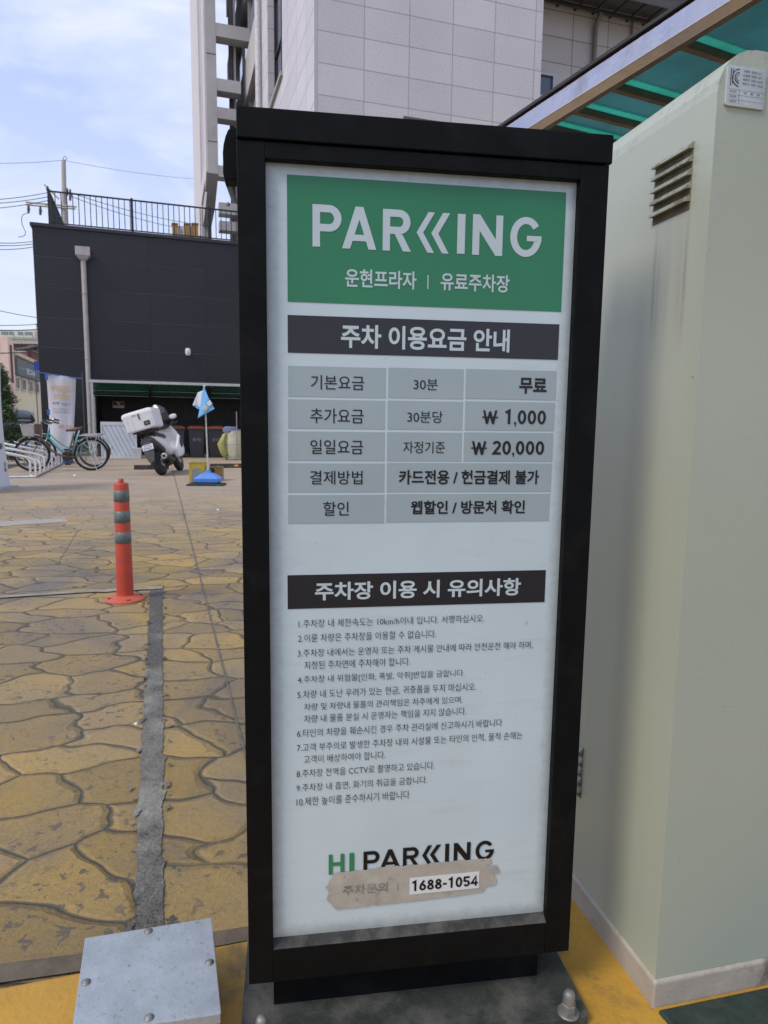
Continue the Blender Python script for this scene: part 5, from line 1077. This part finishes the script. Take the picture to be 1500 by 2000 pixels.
    b = MB(); b.tube([(bb[0]+.02, -.062, bb[2]+.085), (0, -.055, R+.035)], .004, 5); b.tube([(bb[0]+.02, -.062, bb[2]-.085), (0, -.055, R-.035)], .004, 5); b.lathe([(.04, 0), (.04, .006)], 16, Matrix.Translation((0, -.045, R))@Matrix.Rotation(rad(90), 4, 'X')); b.build('chain', spoke, q)
    MB().tube([(.02, .07, R-.02), (-.10, .13, .03 if lean == 0 else .01)], .007, 6).build('kickstand', chrome, q)
    if basket:
        b = MB(); 
        def br(z, f): return [(1.00-.0, -.12*f, z), (1.00+.22*f, -.12*f, z), (1.00+.22*f, .12*f, z), (1.00, .12*f, z)]
        rings = [[Vector(p) for p in br(z, f)] for z, f in ((.70, .85), (.78, .92), (.90, 1.0))]
        b.loft(rings, smooth=False, cap=False); b.add(rings[0], [(0, 1, 2, 3)]); o = b.build('basket', mat('basket_'+kind, basket, .5, .2, var=.25, scale=60), q); s_ = o.modifiers.new('thickness', 'SOLIDIFY'); s_.thickness = .006
        b = MB(); b.tube(br(.905, 1.0), .007, 6, closed=True); b.tube([(1.0, 0, .72), (.90, 0, .70)], .008, 6); b.build('basket_rim', chrome, q)
    MB().box(-.365, -.355, -.02, .02, R+.06, R+.12).build('reflector', mat('red_reflector', (.35, .02, .02), .3), q)
    return q
RW = ground(180, 919)
bike_dir = lambda a, b_: math.atan2((b_-a).y, (b_-a).x)
FW = ground(70, 920.5); yaw1 = bike_dir(RW, FW)
make_bike('brown bicycle with a pale wire basket parked nearest the camera at the rack', RW, yaw1, (.16, .115, .085), rad(-5), (.48, .44, .40), mat('saddle_brown', (.09, .05, .04), .5, var=.3), 'brown', (.20, .16, .13))
RW2 = ground(186, 912); make_bike('mint green bicycle parked behind the brown one at the rack', RW2, yaw1+rad(4), (.10, .46, .43), rad(6), (.10, .065, .055), mat('saddle_black', (.025, .023, .025), .5, var=.3), 'mint', (.14, .50, .48))

# ------------------------------------------------------------------ bicycle rack
RA, RB_ = ground(70, 933), ground(121, 907)
rdv = RB_-RA; RL = rdv.length; ryaw = math.atan2(rdv.y, rdv.x)
rk = thing('bicycle_rack', 'chrome bicycle rack of bent hoops with a low ground rail', 'bike rack', RA, ryaw)
RWd = .95   # the hoops run to the left of the rail
b = MB(); b.tube([(-.05, 0, .025), (RL+.05, 0, .025)], .022, 8); b.tube([(-.05, RWd, .025), (RL+.05, RWd, .025)], .022, 8); b.tube([(-.05, 0, .025), (-.05, RWd, .025)], .02, 8); b.tube([(RL+.05, 0, .025), (RL+.05, RWd, .025)], .02, 8); b.build('base_rail', chrome, rk)
nh = 8
for k in range(nh):
    x = RL*k/(nh-1); hi = .36 if k % 2 == 0 else .30; far_h = hi+.20
    b = MB(); pts = []
    path = [(x, 0, .03), (x, 0, hi-.08), (x, .02, hi-.02), (x, .09, hi+.02), (x, RWd*.55, hi+.12), (x, RWd-.06, far_h), (x+.03, RWd, far_h+.02), (x+.07, RWd, far_h+.02), (x+.10, RWd-.06, far_h), (x+.10, RWd*.55, hi+.12), (x+.10, .20, hi+.045), (x+.10, .12, hi-.02), (x+.10, .10, hi-.08), (x+.10, .10, .03)]
    b.tube(path, .024, 10); b.build('hoop', chrome, rk)
# blue jug behind the rack
q = thing('water_jug', 'blue plastic jug standing at the far end of the bicycle rack', 'jug', ground(116, 906)+Vector((.05, .25, 0)), .3)
b = MB(); b.loft([[Vector((p[0], p[1], z)) for p in rrect(-sx, sx, -sy, sy, .03)] for sx, sy, z in ((.14, .09, 0), (.15, .10, .02), (.15, .10, .22), (.10, .07, .29), (.035, .035, .31), (.035, .035, .34))], smooth=False); b.build('body', mat('jug_blue', (.10, .20, .42), .4, var=.15), q, bevel=.008)
MB().tube([(-.09, 0, .28), (-.08, 0, .34), (.0, 0, .35), (.05, 0, .32)], .012, 8).build('handle', mat('jug_blue', (.1, .2, .42)), q)

# ------------------------------------------------------------------ standing banner at the left edge, hanging banner by the wall
bw = mat('banner_white', (.60, .60, .64), .6, var=.04, scale=3); org = mat('banner_orange_print', (.62, .42, .22), .6, var=.25, scale=20); gry = mat('banner_grey_print', (.10, .10, .12), .6)
G0 = ground(21, 951); G1 = ground(-75, 968); dvv = (G0-G1); byaw = math.atan2(dvv.y, dvv.x); bl = dvv.length
sb = thing('standing_banner', 'white upright advertising panel cut by the left edge of the view', 'banner', G1, byaw)
ht = zat(G0, 10, 671); lean_ = .10
b = MB(); n = 10; vs = []; 
for i in range(n+1):
    z = ht*i/n; off = .05*sin(i/n*PI)
    vs += [(0, off, z), (bl-.055*(1-(1-i/n)**2)*1.0, off, z), (bl-.055*(1-(1-i/n)**2), off+.02, z), (0, off+.02, z)]
b.loft([[Vector(p) for p in vs[4*i:4*i+4]] for i in range(n+1)], smooth=False); b.build('sheet', bw, sb)
m = MB()
def bcirc(x, z, r): m.add([(x+r*cos(2*PI*k/16), -.006+.05*sin(z/ht*PI), z+r*sin(2*PI*k/16)) for k in range(16)], [tuple(range(16))])
for py, px_ in ((711, 0), (871, -2)):
    bcirc(bl-.16, zat(G0, 10, py), .05)
mm = MB(); put_text(mm, '주차', 0, 0, .16, .075, 0, .02); z0 = zat(G0, 10, 921)
m.add([(bl-.06-v[2]*.95, -.008+.05*sin((z0+v[0])/ht*PI), z0+v[0]) for v in mm.v], mm.f)
m.build('lettering', gry, sb)
MB().box(0, bl+.02, -.12, .16, 0, .03).build('foot', mat('banner_foot', (.4, .4, .41), .6), sb)
def hb_(x, y, n=DRK.n-2.6): u, z = DRK.hit(x, y, n); return u, z
A, B_, C_, D_ = hb_(90, 729.5), hb_(148, 738), hb_(140, 860), hb_(99, 852)
HB0 = DRK.pt(A[0], DRK.n-2.6, 0)
hb = thing('hanging_banner', 'narrow white banner with orange heading hung from blue cords by the charcoal wall', 'banner', HB0, DRK.yaw)
def L2(p): return (p[0]-A[0], p[1])
b = MB(); n = 12; a_, b2, c2, d2 = [L2(p) for p in (A, B_, C_, D_)]; zc0 = c2[1]-.7; vs = []
rg = []
for i in range(n+1):
    f = i/n; l_ = (a_[0]+(d2[0]-a_[0])*f, a_[1]+(d2[1]-.6-a_[1])*f); r_ = (b2[0]+(c2[0]-b2[0])*f, b2[1]+(zc0+.1-b2[1])*f); yo = .03*sin(f*6)
    row = [(l_[0]+(r_[0]-l_[0])*j/6, yo+.03*sin(j*1.3+f*3), l_[1]+(r_[1]-l_[1])*j/6) for j in range(7)]
    rg.append([Vector(p) for p in row]+[Vector((p[0], p[1]+.008, p[2])) for p in reversed(row)])
b.loft(rg); b.build('sheet', bw, hb)
wbn = b2[0]-a_[0]
def zrow(y): return hb_(120, y)[1]
m = MB(); put_text(m, '주차금지', wbn*.12, zrow(765), wbn*.86, zrow(752.5), -.045, .03); put_text(m, '안내문', wbn*.22, zrow(779.5), wbn*.76, zrow(768), -.045, .03); put_text(m, '주차', wbn*.32, zrow(838), wbn*.80, zrow(829), -.045, .03); m.build('lettering', org, hb)
m = MB(); put_text(m, '위반차량', wbn*.17, zrow(790.5), wbn*.40, zrow(785), -.045, .03); put_text(m, '적발시', wbn*.47, zrow(793), wbn*.76, zrow(786.5), -.045, .0); put_text(m, '즉시 견인 조치 합니다', wbn*.18, zrow(801.5), wbn*.75, zrow(797.5), -.045, .0); put_text(m, '주차를 삼가 바랍니다', wbn*.19, zrow(807.5), wbn*.75, zrow(803), -.045, .0); m.build('lettering', gry, hb)
b = MB(); blue_c = mat('cord_blue', (.05, .13, .42), .6); b.tube([(a_[0]-.25, .0, a_[1]+.03), (a_[0], 0, a_[1]), (b2[0], 0, b2[1]), (b2[0]+.16, 0, b2[1]-.02)], .014, 6); b.build('cord', blue_c, hb)
for zz_ in (a_[1]-.10, zrow(806)): MB().box(-.02, .05, -.06, -.05, zz_-.07, zz_+.08).build('tie', blue_c, hb)
for x_ in (a_[0]-.25, b2[0]+.16): MB().tube([(x_, 0, 0), (x_, 0, a_[1]+.06)], .012, 8).build('stake', mat('stake_grey', (.07, .07, .075), .5), hb)

# ------------------------------------------------------------------ conifer, parked car
leaf = mat('conifer_leaf', (.050, .095, .032), .6, var=.55, scale=5.5); bark = mat('bark', (.09, .065, .045), .9, var=.3, scale=14, bmp=.01)
TP = ground(2, 909); tr = thing('conifer_tree', 'bushy dark green conifer behind the white upright panel', 'tree', TP)
trunk = MB(); trunk.tube([(0, 0, 0), (.02, .01, .7), (0, .02, 1.5), (.02, 0, 2.2)], [.06, .05, .035, .012], 9)
rnd = random.Random(11); leafb = MB()
TH = zat(TP, 15, 716)
for k in range(46):
    f = .06+.86*(k/45); z = TH*f; a = k*2.4+rnd.random(); rmax = .62*(1-f)**.62*(1-.35*max(0, .15-f)/.15)*(.8+.35*rnd.random())
    trunk.tube([(0, 0, z-.05), (rmax*.5*cos(a), rmax*.5*sin(a), z+.01), (rmax*.95*cos(a), rmax*.95*sin(a), z+.10)], [.014, .009, .004], 5)
    for c in range(9):
        g = .35+.65*rnd.random()**.6; da = rnd.gauss(0, .45); c0 = Vector((rmax*g*cos(a+da), rmax*g*sin(a+da), z+.1*g+rnd.gauss(0, .06)))
        for j in range(26):
            p = c0+Vector((rnd.gauss(0, .055), rnd.gauss(0, .055), rnd.gauss(0, .05))); d = Vector((rnd.gauss(0, 1)+cos(a), rnd.gauss(0, 1)+sin(a), rnd.gauss(0, .6)+.5)).normalized(); s_ = d.cross(Vector((rnd.gauss(0, 1), rnd.gauss(0, 1), rnd.gauss(0, 1)))).normalized(); L_ = .04+.03*rnd.random()
            leafb.add([p-d*L_, p+s_*.011, p+d*L_, p-s_*.011], [(0, 1, 2, 3)])
trunk.build('trunk', bark, tr); leafb.build('crown', leaf, tr, fixn=False)
# car: dark estate seen from behind-right, partly behind the tree
CP = ground(31, 873); car = thing('parked_car', 'dark hatchback with red tail light parked beyond the conifer', 'car', CP, rad(28))
cb = mat('car_black_paint', (.018, .019, .022), .25, var=.05, coat=.8); 
def carring(y, hw, z0, z1, p=3.4): return ell(0, y, (z0+z1)/2, hw, (z1-z0)/2, 18, p)
b = MB(); b.loft([carring(0, .80, .38, .86), carring(.06, .87, .30, .98), carring(.5, .89, .25, 1.0), carring(2.2, .89, .25, .98), carring(3.4, .88, .25, .92), carring(4.0, .82, .28, .80), carring(4.25, .66, .34, .62)]); b.build('body', cb, car)
b = MB(); b.loft([carring(.12, .74, .92, 1.18), carring(.38, .70, .92, 1.44), carring(.9, .69, .92, 1.50), carring(1.9, .69, .92, 1.49), carring(2.5, .68, .92, 1.30), carring(3.0, .70, .90, 1.0)]); b.build('cabin', cb, car)
cg = glass_mat('car_glass', (.10, .12, .14))
b = MB(); b.add([(-.58, .085, 1.02), (.58, .085, 1.02), (.52, .30, 1.38), (-.52, .30, 1.38), (-.58, .13, 1.02), (.58, .13, 1.02), (.52, .345, 1.38), (-.52, .345, 1.38)], [(0, 1, 2, 3), (7, 6, 5, 4), (0, 4, 5, 1), (1, 5, 6, 2), (2, 6, 7, 3), (3, 7, 4, 0)]); b.build('rear_window', cg, car)
for s in (-1, 1):
    b = MB(); b.add([(s*.725, .55, 1.03), (s*.725, 2.5, 1.03), (s*.700, 2.05, 1.40), (s*.700, .75, 1.40), (s*.69, .55, 1.03), (s*.69, 2.5, 1.03), (s*.67, 2.05, 1.40), (s*.67, .75, 1.40)], [(0, 1, 2, 3), (7, 6, 5, 4), (0, 4, 5, 1), (1, 5, 6, 2), (2, 6, 7, 3), (3, 7, 4, 0)]); b.build('side_window', cg, car)
    b = MB(); b.loft([ell(s*.70, -.01, .86, .15, .07), ell(s*.74, .06, .86, .15, .08), ell(s*.80, .22, .87, .09, .06)]); b.build('tail_light', mat('tail_red', (.30, .015, .015)), car)
    for yy in (.75, 3.35): wheel(car, (s*.80, yy, .31), .31, .19, 'wheel')

# ------------------------------------------------------------------ far buildings on the left
cream = mat('shop_cream', (.85, .76, .52), .7, var=.05, scale=.6); pinkm = mat('shop_pink', (.84, .64, .55), .7, var=.06, scale=.7)
SH = Frame(18.1+90)      # wall running away from us, faces right
SP = at_dist(24, 800, 40.0); SP.z = 0
def shp(x, y):
    n_ = SH.uz(SP)[1]; u, z = SH.hit(x, y, n_); return u-SH.uz(SP)[0], z
sb_ = thing('shop_building', 'cream and pink shop with a slate fascia sign left of the charcoal building', 'building', SP, YARD.yaw)
# local: x = to the right (YARD.u), y = away (YARD.n).  the wall face is local x=0
hT = shp(24, 694)[1]; sl_ = shp(68, 716)
MB().box(-8, 0, 0, 22, 0, hT).build('wall', cream, sb_); MB().box(-8, .25, -1.6, -.001, 0, shp(16, 664)[1]).build('pier', pinkm, sb_)
MB().box(-8.2, .3, .001, 22.2, hT+.001, hT+.22).build('parapet', mat('shop_trim', (.64, .55, .40), .7), sb_)
z1, z0 = shp(27, 700)[1], shp(27, 731)[1]; y0_, y1_ = shp(26, 715)[0], shp(74, 730)[0]
fs_ = MB().box(0, .22, max(.1, y0_), y1_, z0, z1).build('fascia_sign', mat('fascia_slate', (.15, .20, .215), .6, var=.08), sb_)
m = MB(); zt1, zt0 = z0+(z1-z0)*.62, z0+(z1-z0)*.2
ta, tb = shp(43, 720)[0], shp(63, 720)[0]; mm = MB(); put_text(mm, '현고송', 0, zt0, tb-ta, zt1, 0, .05); m.add([(.24, ta+v[0], v[2]) for v in mm.v], mm.f)
ta, tb = shp(31, 716)[0], shp(40, 718)[0]; mm = MB(); put_text(mm, '한식당', 0, zt0+(zt1-zt0)*.5, tb-ta, zt1-.1, 0, .02); m.add([(.24, ta+v[0], v[2]) for v in mm.v], mm.f); m.build('lettering', mat('fascia_white', (.66, .66, .66), .6), fs_)
wg = glass_mat('shop_glass', (.12, .20, .20)); wfr = mat('shop_window_frame', (.60, .56, .50), .6)
zw1, zw0 = shp(30, 738)[1], shp(30, 757)[1]
for xa_, xb_ in ((29, 35), (41.5, 48), (55, 61), (66, 73)):
    ya_, yb2 = shp(xa_, 750)[0], shp(xb_, 750)[0]; o = MB().box(.01, .05, ya_, yb2, zw0, zw1).build('window', wg, sb_)
    b = MB(); b.box(0, .09, ya_-.12, ya_, zw0-.1, zw1+.1); b.box(0, .09, yb2, yb2+.12, zw0-.1, zw1+.1); b.box(0, .09, ya_, yb2, zw1, zw1+.1); b.box(0, .09, ya_, yb2, zw0-.1, zw0); b.box(.05, .07, (ya_+yb2)/2-.04, (ya_+yb2)/2+.04, zw0, zw1); b.build('frame', wfr, o)
MB().box(.25, .30, -1.1, -.7, shp(16, 700)[1]-1.4, shp(16, 690)[1]+.4).build('vertical_sign', mat('vertical_sign_brown', (.12, .07, .06), .6), sb_)
# brick house
BH = at_dist(-10, 700, 62.0); BH.z = 0
def bhp(x, y, Y=62.0): P = at_dist(x, y, Y); return P
bh = thing('brick_house', 'brown brick house with pale balcony band and green roof behind the shop', 'building', BH, rad(4))
x1_ = 22.0; brk = panel_mat('brown_brick', (.20, .095, .075), .4, .14, .02, var=.25, speck=.1)
zt_ = bhp(50, 672).z; zbnd = bhp(50, 664).z; zgr = bhp(50, 660).z
MB().box(0, x1_, 0, 10, 0, zt_).build('wall', brk, bh); MB().box(-.3, x1_, -.6, 10, zt_+.001, zbnd).build('balcony_band', mat('band_offwhite', (.58, .56, .55), .7), bh); MB().box(-.3, x1_, -.8, 10, zbnd+.001, zgr).build('roof', mat('roof_green', (.27, .36, .27), .7), bh)
a, c = bhp(32, 679), bhp(48, 686); o = MB().box(a.x-BH.x, c.x-BH.x, -.06, -.005, c.z, a.z).build('window', wg, bh); MB().box(a.x-BH.x-.15, c.x-BH.x+.15, -.25, -.001, c.z-.15, c.z-.001).build('sill', wfr, o)
a, c = bhp(46, 690), bhp(63, 698); MB().box(a.x-BH.x, c.x-BH.x, -1.2, -.6, c.z, a.z).build('awning', mat('awning_maroon', (.22, .06, .07), .7), bh)
# pale apartment block behind
AH = at_dist(-40, 700, 85.0); AH.z = 0; ap = thing('apartment_building', 'pale apartment block with a rooftop stair tower, farthest at left', 'building', AH, rad(2))
app = lambda x, y: at_dist(x, y, 85.0)
zA = app(40, 644).z; MB().box(0, app(66, 650).x-AH.x, 0, 12, 0, zA).build('wall', mat('apartment_cream', (.62, .60, .50), .7, var=.04), ap); MB().box(app(66, 650).x-AH.x+.001, 14.5, 1, 12, 0, zA-.3).build('wing', mat('apartment_tan', (.45, .33, .23), .7), ap)
MB().box(app(54, 640).x-AH.x, app(75, 640).x-AH.x, 2, 7, zA+.001, app(60, 629).z).build('stair_tower', mat('tower_tan', (.52, .42, .32), .7), ap)
MB().box(app(53, 640).x-AH.x, app(76, 640).x-AH.x, 1.8, 7.2, app(60, 629).z+.001, app(60, 627.5).z).build('tower_roof', mat('tower_roof_green', (.25, .3, .25), .7), ap)
for xa_, xb_ in ((2, 14), (17, 25), (34, 43), (47, 61)):
    o = MB().box(app(xa_, 650).x-AH.x, app(xb_, 650).x-AH.x, -.08, -.005, app(40, 655).z, app(40, 648).z).build('window', wg, ap); MB().box(app(xa_, 650).x-AH.x-.1, app(xb_, 650).x-AH.x+.1, -.2, -.001, app(40, 655).z-.2, app(40, 655).z-.001).build('sill', wfr, o)
# blue street sign board near the charcoal corner
P = at_dist(72, 714, 24.0); q = thing('blue_sign', 'small blue board projecting past the corner of the charcoal building', 'sign', P, DRK.yaw)
MB().box(-.09, .15, 0, .05, -.15, .15).build('board', mat('sign_blue', (.02, .08, .40), .5), q); MB().box(.15, .5, .01, .04, -.02, .02).build('bracket', rail_m, q)

# ------------------------------------------------------------------ utility pole and overhead wires
PY_ = 42.0; up_ = thing('utility_pole', 'concrete utility pole with crossarms behind the charcoal building', 'utility pole', Vector((at_dist(126, 500, PY_).x, PY_, 0)))
UX = up_.location.x
def upl(x, y): P = at_dist(x, y, PY_); return (P.x-UX, P.z)
zt_ = upl(124, 313)[1]; pc = mat('pole_concrete', (.42, .40, .38), .8, var=.12, scale=2)
MB().tube([(0, 0, 0), (0, 0, zt_*.6), (upl(125, 330)[0], 0, zt_)], [.24, .19, .12], 14).build('pole', pc, up_)
arm = mat('crossarm_galv', (.36, .35, .32), .6, .4)
def armb(p, q_, r_=.05, nm='crossarm'):
    a, c = upl(*p), upl(*q_); MB().tube([(a[0], -.2, a[1]), (c[0], -.2, c[1])], r_, 6).build(nm, arm, up_)
armb((54, 397), (152, 406)); armb((54, 402), (150, 410)); armb((90, 363), (118, 391), .045, 'brace'); armb((92, 402), (118, 418), .035, 'brace')
ins = mat('insulator_brown', (.10, .07, .06), .4)
for x, y0, y1 in ((59, 402, 418), (82, 405, 422), (140, 372, 394), (134, 370, 384), (96, 366, 376)):
    a, c = upl(x, y0), upl(x, y1); MB().tube([(a[0], -.2, a[1]), (a[0], -.2, (a[1]+c[1])/2), (c[0], -.2, c[1])], [.05, .09, .06], 8).build('insulator', ins, up_)
MB().torus((upl(127, 309)[0], 0, upl(127, 309)[1]), (0, 1, 0), .10, .02, 14, 6).build('ring', arm, up_)
b_ = upl(120, 430); MB().lathe([(.16, b_[1]-.7), (.18, b_[1]-.65), (.18, b_[1]+.5), (.14, b_[1]+.55)], 14, Matrix.Translation((b_[0]-.3, -.1, 0))).build('transformer', mat('transformer_grey', (.36, .34, .31), .6), up_)
wm = mat('cable_black', (.05, .05, .058), .6)
wires = [((-60, 318, 38), (122, 313, PY_), .08, 'thin wire from the left to the very top of the utility pole'), ((128, 314, PY_), (390, 350, 60), .15, 'thin wire from the pole top to the office building'),
 ((-60, 392, 36), (94, 376, PY_), .1, 'upper cable of three reaching the pole crossarm from the left'), ((-60, 399, 36), (96, 384, PY_), .1, 'middle cable of three reaching the pole crossarm from the left'), ((-60, 410, 36), (96, 391, PY_), .1, 'lower cable of three reaching the pole crossarm from the left'),
 ((-60, 468, 36), (120, 459, PY_), .3, 'upper cable of three passing low behind the charcoal corner'), ((-60, 473, 36), (120, 464, PY_), .3, 'middle cable of three passing low behind the charcoal corner'), ((-60, 483, 36), (120, 468, PY_), .3, 'lower cable of three passing low behind the charcoal corner'),
 ((136, 376, PY_), (400, 440, 58), .25, 'upper sagging cable from the pole seen through the roof railing'), ((140, 384, PY_), (380, 450, 58), .25, 'lower sagging cable from the pole seen through the roof railing'),
 ((-60, 592, 34), (140, 625, 50), .2, 'slanting cable above the apartment block roof'), ((-60, 633, 34), (140, 624, 50), .2, 'upper cable crossing in front of the apartment block'), ((-60, 643, 34), (140, 634, 50), .2, 'lower thick cable crossing in front of the apartment block'), ((-60, 690, 34), (140, 680, 44), .1, 'dark cable crossing in front of the brick house')]
for k, (p, q_, sag, lab) in enumerate(wires):
    A_, C_ = at_dist(*p), at_dist(*q_); n = 16
    pts = [A_.lerp(C_, i/n)-Vector((0, 0, sag*4*(i/n)*(1-i/n))) for i in range(n+1)]
    rr_ = .030 if k in (12, 13) else (.011 if k < 2 else .019)
    o = MB().tube(pts, rr_, 5).build('overhead_wire', wm); tag(o, lab, 'wire', 'overhead wires')
o = MB().tube([at_dist(x, y, 41.5) for x, y in ((57, 416), (50, 417), (44, 420), (42, 428), (43, 438), (47, 447), (50, 453), (49, 459), (44, 462), (36, 463))], .018, 6).build('overhead_wire', wm); tag(o, 'looping drop cable hanging from the left end of the crossarm', 'wire', 'overhead wires')
A_, C_ = at_dist(20, 684, 34), at_dist(80, 694, 34)
q = thing('cable_splice', 'thick black cable splice hanging in front of the brick house', 'cable splice', A_.lerp(C_, .5))
b = MB(); m_ = A_.lerp(C_, .5); b.tube([at_dist(33, 683, 34)-m_, at_dist(52, 681, 34)-m_, at_dist(62, 680, 34)-m_, at_dist(76, 677, 34)-m_], [.05, .10, .16, .05], 8); b.build('sleeve', wm, q)
b = MB(); b.tube([at_dist(52, 683, 34)-m_, at_dist(63, 684, 34)-m_, at_dist(80, 694, 34)-m_], [.06, .12, .08], 8); b.build('branch', wm, q)
